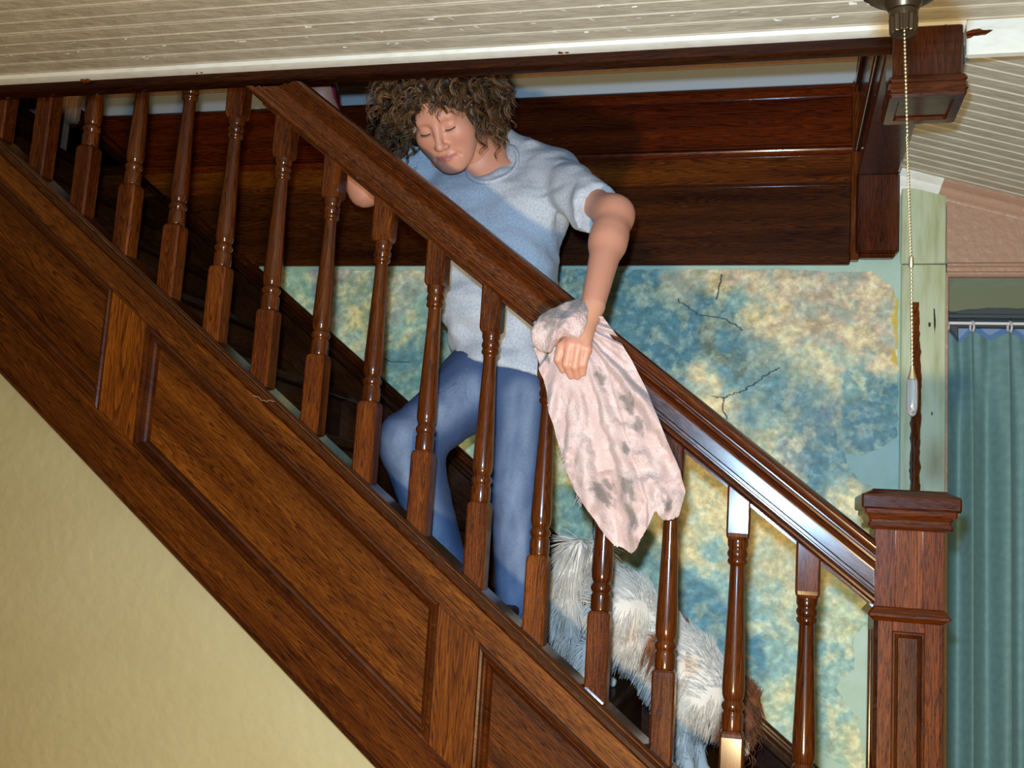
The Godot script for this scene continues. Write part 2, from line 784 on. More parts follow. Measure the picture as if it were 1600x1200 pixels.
# ---------------------------------------------------------------- the scene
func _ready() -> void:
	rng.seed = 7
	# camera: eye height of someone standing below the stairs, tilted up and slightly rolled
	var cam := Camera3D.new()
	cam.name = "camera"
	cam.transform = Transform3D(Basis(Vector3(0.967990, 0.062844, -0.242995), Vector3(-0.026689, 0.988430, 0.149314), Vector3(0.249567, -0.138049, 0.958467)), Vector3(1.25709, 1.36629, 2.09614))
	cam.fov = 41.112
	cam.near = 0.05
	cam.far = 30.0
	add_child(cam)
	cam.current = true
	# closed rooms: almost nothing comes from outside
	var we := WorldEnvironment.new()
	we.name = "environment"
	var env := Environment.new()
	env.background_mode = Environment.BG_COLOR
	env.background_color = Color(0.02, 0.022, 0.03)
	env.tonemap_mode = Environment.TONE_MAPPER_LINEAR
	env.tonemap_exposure = 1.0
	env.sdfgi_enabled = true
	env.ssao_enabled = true
	env.ssil_enabled = true
	we.environment = env
	add_child(we)
	make_materials()
	camera_flash()
	work_lamp()

	rooms()
	back_wall()
	ceilings()
	header()
	staircase()
	handrail()
	newel()
	for i in range(-5, 11):
		baluster(i)
	window_and_curtain()
	fixture()
	person()
	cloth()
	container()
	dog()
	lint()


# the bluish light: a flash held just above the lens
func camera_flash() -> void:
	var p := Vector3(1.22, 1.475, 2.12)
	var t := thing("camera_flash", Transform3D(Basis(), p))
	tag(t, "small black flash unit held above the camera position", "flash")
	var b := MB.new()
	b.box(p + Vector3(0, 0, 0.03), Vector3(0.075, 0.05, 0.05), 0.006)
	obj("housing", b, mats["dark"], t, fx(p))
	b = MB.new()
	b.box(p, Vector3(0.06, 0.036, 0.006), 0.002)
	var m := plain("#ffffff", 0.3)
	m.emission_enabled = true
	m.emission = Color(0.62, 0.82, 1.0)
	m.emission_energy_multiplier = 1.0
	obj("flash_window", b, m, t, fx(p))
	var l := SpotLight3D.new()
	l.name = "flash_light"
	l.position = Vector3(0, 0, -0.008)
	l.rotation = Vector3(0.10, 0.06, 0)
	l.spot_angle = 56.0
	l.spot_angle_attenuation = 1.0
	l.spot_range = 12.0
	l.spot_attenuation = 2.0
	l.light_color = Color(0.70, 0.86, 1.0)
	l.light_energy = 6.0
	l.light_size = 0.022
	l.shadow_enabled = true
	t.add_child(l)


# the warm light: a globe lamp standing low in the hall, under the camera
func work_lamp() -> void:
	var p := Vector3(1.23, 0.68, 2.05)
	var t := thing("globe_lamp", Transform3D(Basis(), Vector3(p.x, 0, p.z)))
	tag(t, "low standing lamp with a glowing warm globe below the camera", "lamp")
	var b := MB.new()
	b.lathe(pv([0.0, 0.0, 0.12, 0.0, 0.12, 0.012, 0.03, 0.02, 0.012, 0.03, 0.012, 0.60, 0.03, 0.61, 0.03, 0.622, 0.0, 0.622]), Vector3(p.x, 0, p.z), 24)
	obj("stand", b, mats["bronze"], t, fx(Vector3(p.x, 0, p.z)))
	b = MB.new()
	var prof := PackedVector2Array()
	for i in 13:
		var a := PI * i / 12.0
		prof.append(Vector2(sin(a) * 0.06, -cos(a) * 0.06))
	b.lathe(prof, p, 24, Basis(), 80.0)
	var m := plain("#fff2dc", 0.4)
	m.emission_enabled = true
	m.emission = Color(1.0, 0.88, 0.66)
	m.emission_energy_multiplier = 3.0
	obj("globe", b, m, t, fx(p))
	var l := OmniLight3D.new()
	l.name = "globe_light"
	l.position = Vector3(0, p.y, 0)
	l.omni_range = 12.0
	l.omni_attenuation = 2.0
	l.light_color = Color(1.0, 0.88, 0.66)
	l.light_energy = 4.6
	l.light_size = 0.055
	l.shadow_enabled = true
	t.add_child(l)


func slab(called: String, lo: Vector3, hi: Vector3, mat: String, label: String, category: String) -> void:
	var b := MB.new()
	b.box((lo + hi) * 0.5, hi - lo, 0.002)
	tag(obj(called, b, mats[mat], null, fx((lo + hi) * 0.5)), label, category, "", "structure")


func rooms() -> void:
	mats["floor_wood"] = wood("floor_wood", "#8a5a38", 0.4, 0.5)
	slab("floor", Vector3(-4.0, -0.1, -0.05), Vector3(4.6, 0.0, 5.5), "floor_wood", "dark stained wooden floor of the hall", "floor")
	slab("floor_landing", Vector3(1.58, 0.325, -0.92), Vector3(4.6, 0.425, -0.06), "floor_wood", "low wooden landing at the foot of the stairs", "floor")
	slab("wall_left", Vector3(-4.1, 0.0, -1.1), Vector3(-4.0, 4.9, 5.6), "yellow_wall", "plain yellow side wall of the hall", "wall")
	slab("wall_right", Vector3(4.6, 0.0, -1.3), Vector3(4.7, 2.7, 5.6), "yellow_wall", "plain side wall of the hall beyond the window", "wall")
	slab("wall_rear", Vector3(-4.1, 0.0, 5.5), Vector3(4.7, 2.7, 5.6), "yellow_wall", "plain wall behind the camera", "wall")
	# the wall under the stairs: everything below the string
	var b := MB.new()
	var poly := pv([-4.0, 0.0, -4.0, 2.9, -2.18, 2.9, 1.46, 0.105, 1.46, 0.0])
	b.prism(poly, 0.09, Transform3D(Basis(), Vector3(0, 0, -0.10)), 0.001)
	tag(obj("wall_stair", b, mats["yellow_wall"], null, fx(Vector3(-0.5, 0.5, 0))), "smooth pale yellow wall below the sloping stair string", "wall", "", "structure")
	slab("wall_upper_left", Vector3(-2.6, 2.3, -0.92), Vector3(-2.5, 4.9, 0.0), "yellow_wall", "end wall of the upper stair well", "wall")
	slab("wall_upper_front", Vector3(-4.0, 2.75, 0.02), Vector3(1.7, 4.9, 0.12), "yellow_wall", "upper hall wall above the stair opening", "wall")
	slab("wall_upper_right", Vector3(1.7, 2.75, -0.92), Vector3(1.8, 4.9, 0.12), "yellow_wall", "far upper wall of the stair well", "wall")
	slab("ceiling_upper", Vector3(-4.1, 4.9, -1.1), Vector3(1.9, 5.0, 0.2), "yellow_wall", "plain upper storey ceiling over the stair well", "ceiling")


# ragged line between two points
func torn(pts: Array, step: float, amp: float, s: int) -> PackedVector2Array:
	var f := noise(30.0, 3, s)
	var g := noise(90.0, 2, s + 1)
	var res := PackedVector2Array()
	for i in range(0, pts.size() - 2, 2):
		var a := Vector2(pts[i], pts[i + 1])
		var b := Vector2(pts[i + 2], pts[i + 3])
		var k := maxi(1, int(a.distance_to(b) / step))
		var side := (b - a).normalized().orthogonal()
		for j in k:
			var p := a.lerp(b, float(j) / k)
			var w := 0.0 if j == 0 else 1.0
			res.append(p + side * (f.get_noise_2d(p.x, p.y) * amp + g.get_noise_2d(p.x, p.y) * amp * 0.5) * w)
	res.append(Vector2(pts[pts.size() - 2], pts[pts.size() - 1]))
	return res


# old mural paper: cream and teal mottling, bluer at set spots, with stains and cracks
func mural() -> StandardMaterial3D:
	var w := 1024
	var h := 704
	var x0 := -0.46
	var x1 := 1.60
	var y0 := 0.755
	var y1 := 2.175
	# what colour sits where: x, y, reach, weight, colour
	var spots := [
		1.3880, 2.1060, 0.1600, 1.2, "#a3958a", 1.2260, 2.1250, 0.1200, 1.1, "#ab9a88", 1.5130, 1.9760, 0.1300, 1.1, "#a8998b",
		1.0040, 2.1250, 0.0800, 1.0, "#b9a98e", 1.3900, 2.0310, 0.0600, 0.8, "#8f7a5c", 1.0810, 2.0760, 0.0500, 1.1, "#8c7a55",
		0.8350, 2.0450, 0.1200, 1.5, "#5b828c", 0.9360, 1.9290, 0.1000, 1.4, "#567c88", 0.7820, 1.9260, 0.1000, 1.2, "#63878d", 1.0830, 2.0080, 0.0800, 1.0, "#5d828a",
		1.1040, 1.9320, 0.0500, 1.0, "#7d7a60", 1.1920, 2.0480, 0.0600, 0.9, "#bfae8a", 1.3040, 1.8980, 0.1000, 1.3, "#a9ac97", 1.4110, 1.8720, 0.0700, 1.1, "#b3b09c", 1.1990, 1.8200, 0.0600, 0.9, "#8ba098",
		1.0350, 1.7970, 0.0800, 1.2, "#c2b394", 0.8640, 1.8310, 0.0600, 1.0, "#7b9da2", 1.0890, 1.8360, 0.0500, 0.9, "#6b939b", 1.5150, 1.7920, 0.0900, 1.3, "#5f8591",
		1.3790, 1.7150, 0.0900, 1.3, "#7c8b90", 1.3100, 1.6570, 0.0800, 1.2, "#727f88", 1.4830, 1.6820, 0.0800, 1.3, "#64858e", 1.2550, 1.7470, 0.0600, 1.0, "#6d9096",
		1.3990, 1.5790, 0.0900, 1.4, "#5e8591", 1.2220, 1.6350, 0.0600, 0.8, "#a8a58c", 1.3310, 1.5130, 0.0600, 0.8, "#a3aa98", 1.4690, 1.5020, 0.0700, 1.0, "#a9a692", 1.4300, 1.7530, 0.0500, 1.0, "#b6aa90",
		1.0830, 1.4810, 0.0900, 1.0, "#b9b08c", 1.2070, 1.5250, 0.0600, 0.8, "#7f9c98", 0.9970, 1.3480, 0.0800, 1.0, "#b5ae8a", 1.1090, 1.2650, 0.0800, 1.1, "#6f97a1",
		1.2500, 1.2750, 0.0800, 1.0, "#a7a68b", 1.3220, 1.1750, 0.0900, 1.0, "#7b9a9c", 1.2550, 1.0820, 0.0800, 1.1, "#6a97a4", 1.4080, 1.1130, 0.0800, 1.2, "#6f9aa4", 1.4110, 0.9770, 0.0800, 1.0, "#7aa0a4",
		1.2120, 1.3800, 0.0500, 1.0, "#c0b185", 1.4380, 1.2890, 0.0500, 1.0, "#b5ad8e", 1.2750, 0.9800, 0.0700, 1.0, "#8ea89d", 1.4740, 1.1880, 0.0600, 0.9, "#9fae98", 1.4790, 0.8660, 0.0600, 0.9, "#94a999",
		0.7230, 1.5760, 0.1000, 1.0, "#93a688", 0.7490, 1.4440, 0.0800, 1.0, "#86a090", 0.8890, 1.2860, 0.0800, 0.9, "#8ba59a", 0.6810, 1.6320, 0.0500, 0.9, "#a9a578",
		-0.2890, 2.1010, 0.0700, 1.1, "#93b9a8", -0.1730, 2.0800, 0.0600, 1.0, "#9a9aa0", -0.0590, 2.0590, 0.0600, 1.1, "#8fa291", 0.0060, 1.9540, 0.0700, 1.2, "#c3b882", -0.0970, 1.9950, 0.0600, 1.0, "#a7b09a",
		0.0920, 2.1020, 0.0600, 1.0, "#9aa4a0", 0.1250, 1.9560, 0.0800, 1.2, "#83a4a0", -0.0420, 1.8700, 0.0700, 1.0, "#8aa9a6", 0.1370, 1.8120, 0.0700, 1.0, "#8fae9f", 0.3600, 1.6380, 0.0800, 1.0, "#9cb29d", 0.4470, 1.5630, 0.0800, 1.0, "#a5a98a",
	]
	var n := spots.size() / 5
	var px := PackedFloat32Array()
	var py := PackedFloat32Array()
	var pr := PackedFloat32Array()
	var pw := PackedFloat32Array()
	var pc := PackedColorArray()
	for i in n:
		px.append(spots[i * 5])
		py.append(spots[i * 5 + 1])
		pr.append(1.0 / (spots[i * 5 + 2] * spots[i * 5 + 2]))
		pw.append(spots[i * 5 + 3])
		pc.append(hex(spots[i * 5 + 4]))
	# broad colour areas on a coarse grid first
	var cw := 129
	var ch := 89
	var big := PackedColorArray()
	big.resize(cw * ch)
	for j in ch:
		for i in cw:
			var x := lerpf(x0, x1, float(i) / (cw - 1))
			var y := lerpf(y1, y0, float(j) / (ch - 1))
			var r := 0.0
			var g := 0.0
			var b := 0.0
			var t := 0.0
			for k in n:
				var dx := x - px[k]
				var dy := y - py[k]
				var q := (dx * dx + dy * dy) * pr[k]
				var e := pw[k] / (1.0 + q * q * 4.0)
				e = e * e
				r += pc[k].r * e
				g += pc[k].g * e
				b += pc[k].b * e
				t += e
			big[j * cw + i] = Color(r / t, g / t, b / t)
	var warp := noise(0.012, 4, 41)
	var wash := noise(0.018, 5, 42)
	var speck := noise(0.07, 5, 43)
	var stain := noise(0.03, 5, 44)
	var flake := noise(0.024, 5, 47)
	var vein := noise(0.022, 4, 45)
	var pix := PackedByteArray()
	pix.resize(w * h * 3)
	var cream := hex("#cabf9a")
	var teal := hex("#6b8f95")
	var pale := hex("#b7c2b4")
	var dirt := hex("#5f6452")
	for j in h:
		for i in w:
			var u := clampf((i + warp.get_noise_2d(i, j) * 60.0) / w * (cw - 1), 0.0, cw - 1.01)
			var v := clampf((j + warp.get_noise_2d(i + 900, j) * 60.0) / h * (ch - 1), 0.0, ch - 1.01)
			var a := int(u)
			var b := int(v)
			var c0 := big[b * cw + a].lerp(big[b * cw + a + 1], u - a)
			var c1 := big[(b + 1) * cw + a].lerp(big[(b + 1) * cw + a + 1], u - a)
			var c := c0.lerp(c1, v - b)
			var q := wash.get_noise_2d(i, j)
			var s := speck.get_noise_2d(i, j)
			var e := stain.get_noise_2d(i, j * 1.4)
			c = c.lerp(cream, smoothstep(0.10, 0.32, q + s * 0.22) * 0.34)
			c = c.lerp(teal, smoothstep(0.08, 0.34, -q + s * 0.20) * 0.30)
			c = c.lerp(pale, smoothstep(0.22, 0.34, e + s * 0.15) * 0.35)
			c = c.lerp(dirt, smoothstep(0.20, 0.42, -e + s * 0.2) * 0.28)
			var fk := flake.get_noise_2d(i, j)
			c = c.lerp(cream, smoothstep(0.16, 0.20, fk + q * 0.55) * 0.34)
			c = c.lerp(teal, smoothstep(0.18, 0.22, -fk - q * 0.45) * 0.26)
			var vn := absf(vein.get_noise_2d(i, j))
			c = c.lerp(dirt, (1.0 - smoothstep(0.0, 0.012, vn)) * smoothstep(0.0, 0.2, q + 0.1) * 0.35)
			c = Color(c.r * 1.17 + 0.04, c.g * 1.16 + 0.03, c.b * 1.10 + 0.01) * (1.0 + s * 0.20)
			var o := (j * w + i) * 3
			pix[o] = int(clampf(c.r, 0, 1) * 255.0)
			pix[o + 1] = int(clampf(c.g, 0, 1) * 255.0)
			pix[o + 2] = int(clampf(c.b, 0, 1) * 255.0)
	var im := Image.create_from_data(w, h, false, Image.FORMAT_RGB8, pix)
	# cracks, and one yellow smear along the right edge
	for cr in [[1.2660, 1.8690, 1.2270, 1.8490, 1.1840, 1.8120, 1.1450, 1.7930, 1.1060, 1.7760, 1.0760, 1.7810], [1.1090, 1.7760, 1.1070, 1.7420, 1.1190, 1.7150], [0.9680, 2.0660, 1.0260, 2.0270, 1.1010, 2.0120, 1.1580, 1.9800], [0.7490, 1.4440, 0.7460, 1.3880, 0.7570, 1.3320], [1.0930, 2.1440, 1.0830, 2.1050, 1.0770, 2.0660], [0.0350, 1.8720, 0.0790, 1.8620, 0.1330, 1.8610]]:
		for k in range(0, cr.size() - 2, 2):
			for q in 60:
				var t := q / 59.0
				var x := lerpf(cr[k], cr[k + 2], t)
				var y := lerpf(cr[k + 1], cr[k + 3], t)
				var ix := int((x - x0) / (x1 - x0) * w + speck.get_noise_1d(x * 900.0) * 4.0)
				var iy := int((y1 - y) / (y1 - y0) * h + speck.get_noise_1d(y * 900.0) * 4.0)
				for m in 2:
					if ix + m < w and iy < h and ix >= 0 and iy >= 0:
						im.set_pixel(ix + m, iy, im.get_pixel(ix + m, iy).lerp(hex("#3d4540"), 0.75))
	for j in range(int((y1 - 2.0980) / (y1 - y0) * h), int((y1 - 1.8850) / (y1 - y0) * h)):
		var e := int((1.5950 - x0) / (x1 - x0) * w)
		for i in range(e - 14, mini(w, e + 2)):
			var s := smoothstep(-0.35, 0.1, wash.get_noise_2d(i * 5.0, j * 1.2)) * smoothstep(e - 14.0, e - 8.0, i + wash.get_noise_1d(j * 4.0) * 8.0)
			im.set_pixel(i, j, im.get_pixel(i, j).lerp(hex("#cdb030"), 0.85 * s))
	var m := plain("#ffffff", 0.55)
	m.albedo_texture = ImageTexture.create_from_image(im)
	m.normal_enabled = true
	m.normal_texture = bumps(0.02, 6, 7.0, 46)
	m.normal_scale = 0.35
	return m


func back_wall() -> void:
	# plaster wall painted pale green, with the window opening at its right end
	var b := MB.new()
	b.box(Vector3(-1.15, 2.45, -0.97), Vector3(5.72, 4.9, 0.10), 0.001)
	b.box(Vector3(3.16, 2.42, -0.97), Vector3(2.90, 0.57, 0.10), 0.001)
	b.box(Vector3(3.16, 0.28, -0.97), Vector3(2.90, 0.56, 0.10), 0.001)
	b.box(Vector3(3.63, 1.35, -0.97), Vector3(1.96, 1.60, 0.10), 0.001)
	tag(obj("wall_back", b, mats["green_paint"], null, fx(Vector3(0, 1, -0.97))), "pale green plaster wall behind the stairs", "wall", "", "structure")
	# the mural paper stops at torn edges where the paint shows
	var edge := PackedVector2Array()
	edge.append_array(torn([-0.45, 2.166, 0.0, 2.160, 0.5, 2.163, 1.0400, 2.1600, 1.2650, 2.1620, 1.3700, 2.1560, 1.4050, 2.1500, 1.5140, 2.1570, 1.5420, 2.1330, 1.5730, 2.1030, 1.5860, 2.0700, 1.5880, 1.8310, 1.5880, 1.6830, 1.5510, 1.6530, 1.5040, 1.6290, 1.4500, 1.6290, 1.4570, 1.5950, 1.4850, 1.5600, 1.5330, 1.5340, 1.4940, 1.5070], 0.012, 0.006, 51))
	edge.append_array(torn([1.4940, 1.5070, 1.5020, 1.2940, 1.5130, 1.1630, 1.4880, 1.1370, 1.4800, 1.0990, 1.4850, 1.0430, 1.4570, 1.0180, 1.4370, 0.9890, 1.4580, 0.9540, 1.4800, 0.9300, 1.4980, 0.9110, 1.5040, 0.8520, 1.53, 0.76, 0.96, 0.99, -0.45, 2.10], 0.012, 0.007, 52))
	b = MB.new()
	var pts := PackedVector2Array()
	for p in edge:
		if pts.is_empty() or p.distance_to(pts[pts.size() - 1]) > 0.002:
			pts.append(p)
	b.prism(pts, 0.0022, Transform3D(Basis(), Vector3(0, 0, -0.92)), 0.0004)
	for i in b.v.size():
		b.uv[i] = Vector2((b.v[i].x + 0.46) / 2.06, (2.175 - b.v[i].y) / 1.42)
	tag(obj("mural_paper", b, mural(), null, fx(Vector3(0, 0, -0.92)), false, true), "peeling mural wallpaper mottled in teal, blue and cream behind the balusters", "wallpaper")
	# upper wall: a pale band above the skirting, tan above
	slab("wall_upper_band", Vector3(-2.5, 2.71, -0.925), Vector3(1.70, 2.795, -0.915), "upper_paint", "pale grey blue painted band of the upper hall wall", "wall")
	slab("wall_upper_back", Vector3(-2.5, 2.795, -0.925), Vector3(1.70, 4.9, -0.913), "tan_paint", "tan upper hall wall seen under the stair opening", "wall")
	b = MB.new()
	b.prism(torn([0.3610, 2.7770, 0.3790, 2.7740, 0.3850, 2.7450, 0.3780, 2.7240, 0.3600, 2.7270, 0.3500, 2.7560], 0.01, 0.004, 53), 0.0015, Transform3D(Basis(), Vector3(0, 0, -0.915)), 0.0003)
	tag(obj("paint_patch", b, plain("#77777f", 0.8), null, fx(Vector3(0.4, 2.75, -0.915))), "small torn grey patch on the pale band beside the woman's hair", "patch")
	# tan casing boards at the far left of the upper wall
	var cs := thing("trim_9", fy(Vector3(-1.2, 2.5, -0.9)))
	tag(cs, "tan casing boards of an upper doorway glimpsed at the far left between balusters", "casing", "", "structure")
	for q in [[-1.2510, -1.2180, 2.56], [-1.2160, -1.1780, 2.69], [-1.4230, -1.3820, 2.62], [-1.3790, -1.3460, 2.60]]:
		b = MB.new()
		b.box(Vector3((q[0] + q[1]) * 0.5, (q[2] + 3.6) * 0.5, -0.885), Vector3(q[1] - q[0], 3.6 - q[2], 0.03), 0.003)
		obj("casing_board", b, mats["tan_paint"], cs, fy(Vector3(q[0], 2.6, -0.885)))
	# panelled fascia under the upper floor
	var t := thing("fascia_panelling", fx(Vector3(-0.5, 2.172, WALL_Z)))
	tag(t, "dark oak panelling of wide boards running along the back wall above the mural", "panelling", "", "structure")
	var xa := -2.45
	var xb := 1.453
	var rows := [
		["lower_board", 2.172, 2.413, 0.016, "oak_dark"], ["middle_board", 2.418, 2.502, 0.022, "oak_mid"], ["upper_board", 2.532, 2.690, 0.018, "oak_red2"]]
	wood("oak_mid", "#b59a72", 0.4, 0.7, 0.9, Vector3(0.4, 0.7, 0.1))
	wood("oak_red2", "#a06c52", 0.38, 0.8, 0.9, Vector3(0.6, 0.2, 0.3))
	for r in rows:
		b = MB.new()
		b.box(Vector3((xa + xb) * 0.5, (r[1] + r[2]) * 0.5, WALL_Z + r[3] * 0.5), Vector3(xb - xa, r[2] - r[1], r[3]), 0.003)
		obj(r[0], b, mats[r[4]], t, fx(Vector3(0.3, r[1], WALL_Z)))
	b = MB.new()
	b.extrude(pv([0, 2.409, 0.018, 2.409, 0.022, 2.413, 0.022, 2.418, 0.018, 2.421, 0, 2.421]), Vector3(xa, 0, WALL_Z), Vector3(xb, 0, WALL_Z), Vector3.BACK, Vector3.UP)
	obj("bead", b, mats["oak_dark"], t, fx(Vector3(0.3, 2.415, WALL_Z)))
	b = MB.new()
	b.extrude(pv([0, 2.498, 0.024, 2.498, 0.034, 2.506, 0.037, 2.514, 0.034, 2.521, 0.026, 2.526, 0.026, 2.532, 0.020, 2.537, 0, 2.537]), Vector3(xa, 0, WALL_Z), Vector3(xb, 0, WALL_Z), Vector3.BACK, Vector3.UP)
	obj("moulding", b, mats["oak_red2"], t, fx(Vector3(0.3, 2.515, WALL_Z)))
	b = MB.new()
	b.extrude(pv([0, 2.682, 0.022, 2.682, 0.030, 2.690, 0.030, 2.700, 0.020, 2.706, 0.020, 2.714, 0.014, 2.722, 0, 2.722]), Vector3(xa, 0, WALL_Z), Vector3(xb, 0, WALL_Z), Vector3.BACK, Vector3.UP)
	obj("cap_moulding", b, mats["oak_red2"], t, fx(Vector3(0.3, 2.70, WALL_Z)))
	b = MB.new()
	b.box(Vector3(1.4645, 2.452, WALL_Z + 0.014), Vector3(0.024, 0.54, 0.028), 0.002)
	obj("end_stile", b, mats["oak_mid"], t, fy(Vector3(1.46, 2.3, WALL_Z)))
	# pilaster under the beam
	b = MB.new()
	b.box(Vector3(1.5245, 2.317, WALL_Z + 0.021), Vector3(0.118, 0.235, 0.042), 0.006)
	b.box(Vector3(1.5245, 2.196, WALL_Z + 0.016), Vector3(0.100, 0.016, 0.032), 0.006)
	obj("pilaster", b, mats["oak_red"], t, fy(Vector3(1.52, 2.2, WALL_Z)))
	# beam that returns from the wall to the hanging newel
	t = thing("return_beam", fz(Vector3(1.522, 2.43, -0.45)))
	tag(t, "dark oak beam running back from the hanging newel to the wall", "beam", "", "structure")
	b = MB.new()
	b.box(Vector3(1.524, 2.58, -0.46), Vector3(0.112, 0.30, 0.90), 0.004)
	obj("beam", b, mats["oak_red"], t, fz(Vector3(1.52, 2.43, -0.45)))
	for r in [[2.515, 0.026, 0.010], [2.70, 0.030, 0.012]]:
		b = MB.new()
		b.box(Vector3(1.468 - r[2] * 0.5, r[0], -0.46), Vector3(r[2], r[1], 0.90), 0.004)
		obj("beam_moulding", b, mats["oak_dark"], t, fz(Vector3(1.46, r[0], -0.45)))


func ceilings() -> void:
	# hall ceiling: beaded boards that run along the stairs
	var t := thing("ceiling", fx(Vector3(0.5, 2.4, 1.9)))
	tag(t, "cream painted beaded board ceiling of the hall with cracked seams", "ceiling", "", "structure")
	var b := MB.new()
	b.box(Vector3(0.5, 2.48, 2.75), Vector3(9.2, 0.10, 5.50), 0.002)
	obj("backing", b, mats["board_paint"], t, fx(Vector3(0.5, 2.45, 1.9)))
	var z := 0.058
	var k := 0
	while z < 5.48:
		var w := 0.0475 if z < 0.75 else 0.76
		w = minf(w, 5.49 - z)
		b = MB.new()
		var drop := rng.randf_range(-0.0012, 0.0012)
		var g := 0.0008 if k % 4 != 2 else 0.0024
		var y := 2.408 + drop
		# flat board with a bead along its far edge
		var prof := pv([0, 2.43, 0, y + 0.001, 0.0015, y - 0.0018, 0.0045, y - 0.0018, 0.0065, y + 0.0004, 0.009, y, w - g - 0.0015, y, w - g, y + 0.0015, w - g, 2.43])
		b.extrude(prof, Vector3(-4.0, 0, z), Vector3(4.6, 0, z), Vector3.BACK, Vector3.UP, 30.0)
		obj("board", b, mats["board_paint"], t, fx(Vector3(rng.randf() * 2.0, 2.4, z)))
		z += w
		k += 1
	# flakes of lifted paint along two seams
	b = MB.new()
	for q in 90:
		var zz: float = [0.1055, 0.153, 0.2005, 0.153][q % 4] + rng.randf_range(-0.006, 0.006)
		var x := rng.randf_range(-0.6, 1.9)
		var s := rng.randf_range(0.002, 0.007)
		var y := 2.4055
		b.box(Vector3(x, y, zz), Vector3(s * 2.2, 0.0008, s * 0.6), 0.0002, Basis.from_euler(Vector3(rng.randf_range(-0.7, 0.7), rng.randf_range(-0.4, 0.4), rng.randf_range(-0.3, 0.3))))
	var fl := obj("paint_flakes", b, mats["white_paint"], t, fx(Vector3(0.5, 2.4, 0.2)))
	fl.set_meta("kind", "stuff")
	# white strip between ceiling and header
	b = MB.new()
	b.extrude(pv([0.028, 2.395, 0.044, 2.3945, 0.056, 2.398, 0.061, 2.408, 0.061, 2.43, 0.028, 2.43]), Vector3(-2.6, 0, 0), Vector3(1.60, 0, 0), Vector3.BACK, Vector3.UP, 30.0)
	tag(obj("trim_1", b, mats["white_paint"], null, fx(Vector3(0.3, 2.4, 0.04))), "white painted strip along the edge of the board ceiling", "trim", "", "structure")
	# chips where the strip has broken away and bare wood shows
	for q in [[300, 116, 14], [560, 98, 8], [595, 92, 9], [880, 82, 9], [1235, 70, 5], [130, 136, 4], [470, 104, 3]]:
		pass
	b = MB.new()
	for q in [Vector3(-0.1010, 2.3970, 0.0360), Vector3(0.3180, 2.3990, 0.0360), Vector3(0.7970, 2.3960, 0.0360), Vector3(-0.4190, 2.3890, 0.0360)]:
		for m in 3:
			b.box(q + Vector3(rng.randf_range(-0.012, 0.012), 0.001, 0.002), Vector3(rng.randf_range(0.008, 0.02), 0.006, 0.010), 0.002, Basis.from_euler(Vector3(0, rng.randf_range(-0.5, 0.5), rng.randf_range(-0.3, 0.3))))
	tag(obj("splintered_chips", b, mats["bare_wood"], null, fx(Vector3(0.3, 2.39, 0.05))), "bare splintered spots along the white strip under the ceiling", "splinters", "", "stuff")
	# lower boarded ceiling beyond the newel, falling to the right
	var sl := 0.30
	var dir := Vector3(1, -sl, 0).normalized()
	t = thing("ceiling_sloped", fx(Vector3(2.2, 2.26, -0.45)))
	tag(t, "sloping white beaded board ceiling beyond the hanging newel", "ceiling", "", "structure")
	var up := Vector3(sl, 1, 0).normalized()
	var a0 := Vector3(1.50, 2.447 - sl * (1.50 - 1.585), 0)
	b = MB.new()
	b.box(a0 + dir * 1.60 + up * 0.055 + Vector3(0, 0, -0.45), Vector3(3.3, 0.06, 0.98), 0.001, Basis(dir, up, Vector3.BACK))
	obj("backing", b, mats["board_paint"], t, Transform3D(Basis(dir, up, Vector3.BACK), Vector3(2.2, 2.3, -0.45)))
	z = -0.905
	while z < 0.02:
		b = MB.new()
		b.extrude(pv([0, 0.02, 0, 0.001, 0.0015, -0.0022, 0.0045, -0.0022, 0.0065, 0.0006, 0.009, 0, 0.0420, 0, 0.0435, 0.0015, 0.0435, 0.02]), a0 + Vector3(0, 0, z), a0 + dir * 3.2 + Vector3(0, 0, z), Vector3.BACK, up, 30.0)
		obj("board", b, mats["board_paint2"] if mats.has("board_paint2") else mats["board_paint"], t, Transform3D(Basis(dir, up, Vector3.BACK), a0 + Vector3(rng.randf(), 0, z)))
		z += 0.0445
	# crown moulding on the wall below it: bare white at its left end, tan further on
	for part in [[1.588, 1.700, "white_paint", "trim_2", "white primed end of the crown moulding beside the oak pilaster"], [1.700, 4.60, "tan_paint", "trim_3", "glossy tan crown moulding under the sloping ceiling"]]:
		b = MB.new()
		var pa := Vector3(part[0], 2.447 - sl * (part[0] - 1.585), WALL_Z)
		var pb := Vector3(part[1], 2.447 - sl * (part[1] - 1.585), WALL_Z)
		b.extrude(pv([0, 0.0, 0.046, 0.0, 0.046, -0.008, 0.038, -0.014, 0.030, -0.018, 0.030, -0.024, 0.022, -0.036, 0.016, -0.040, 0.016, -0.046, 0.010, -0.058, 0.012, -0.062, 0.006, -0.066, 0, -0.066]), pa, pb, Vector3.BACK, up, 25.0)
		tag(obj(part[3], b, mats[part[2]], null, Transform3D(Basis(dir, up, Vector3.BACK), pa)), part[4], "moulding", "", "structure")
	# white board that carries the header line on past the newel
	b = MB.new()
	b.box(Vector3(3.10, 2.385, 0.022), Vector3(2.99, 0.075, 0.022), 0.003)
	tag(obj("trim_4", b, mats["white_paint"], null, fx(Vector3(2, 2.38, 0.02))), "white painted board with flaking paint right of the hanging newel", "trim", "", "structure")
	b = MB.new()
	b.prism(torn([1.6040, 2.3940, 1.6280, 2.4000, 1.6530, 2.3950, 1.6390, 2.3860, 1.6180, 2.3850, 1.6050, 2.3800], 0.006, 0.003, 61), 0.001, Transform3D(Basis(), Vector3(0, 0, 0.033)), 0.0003)
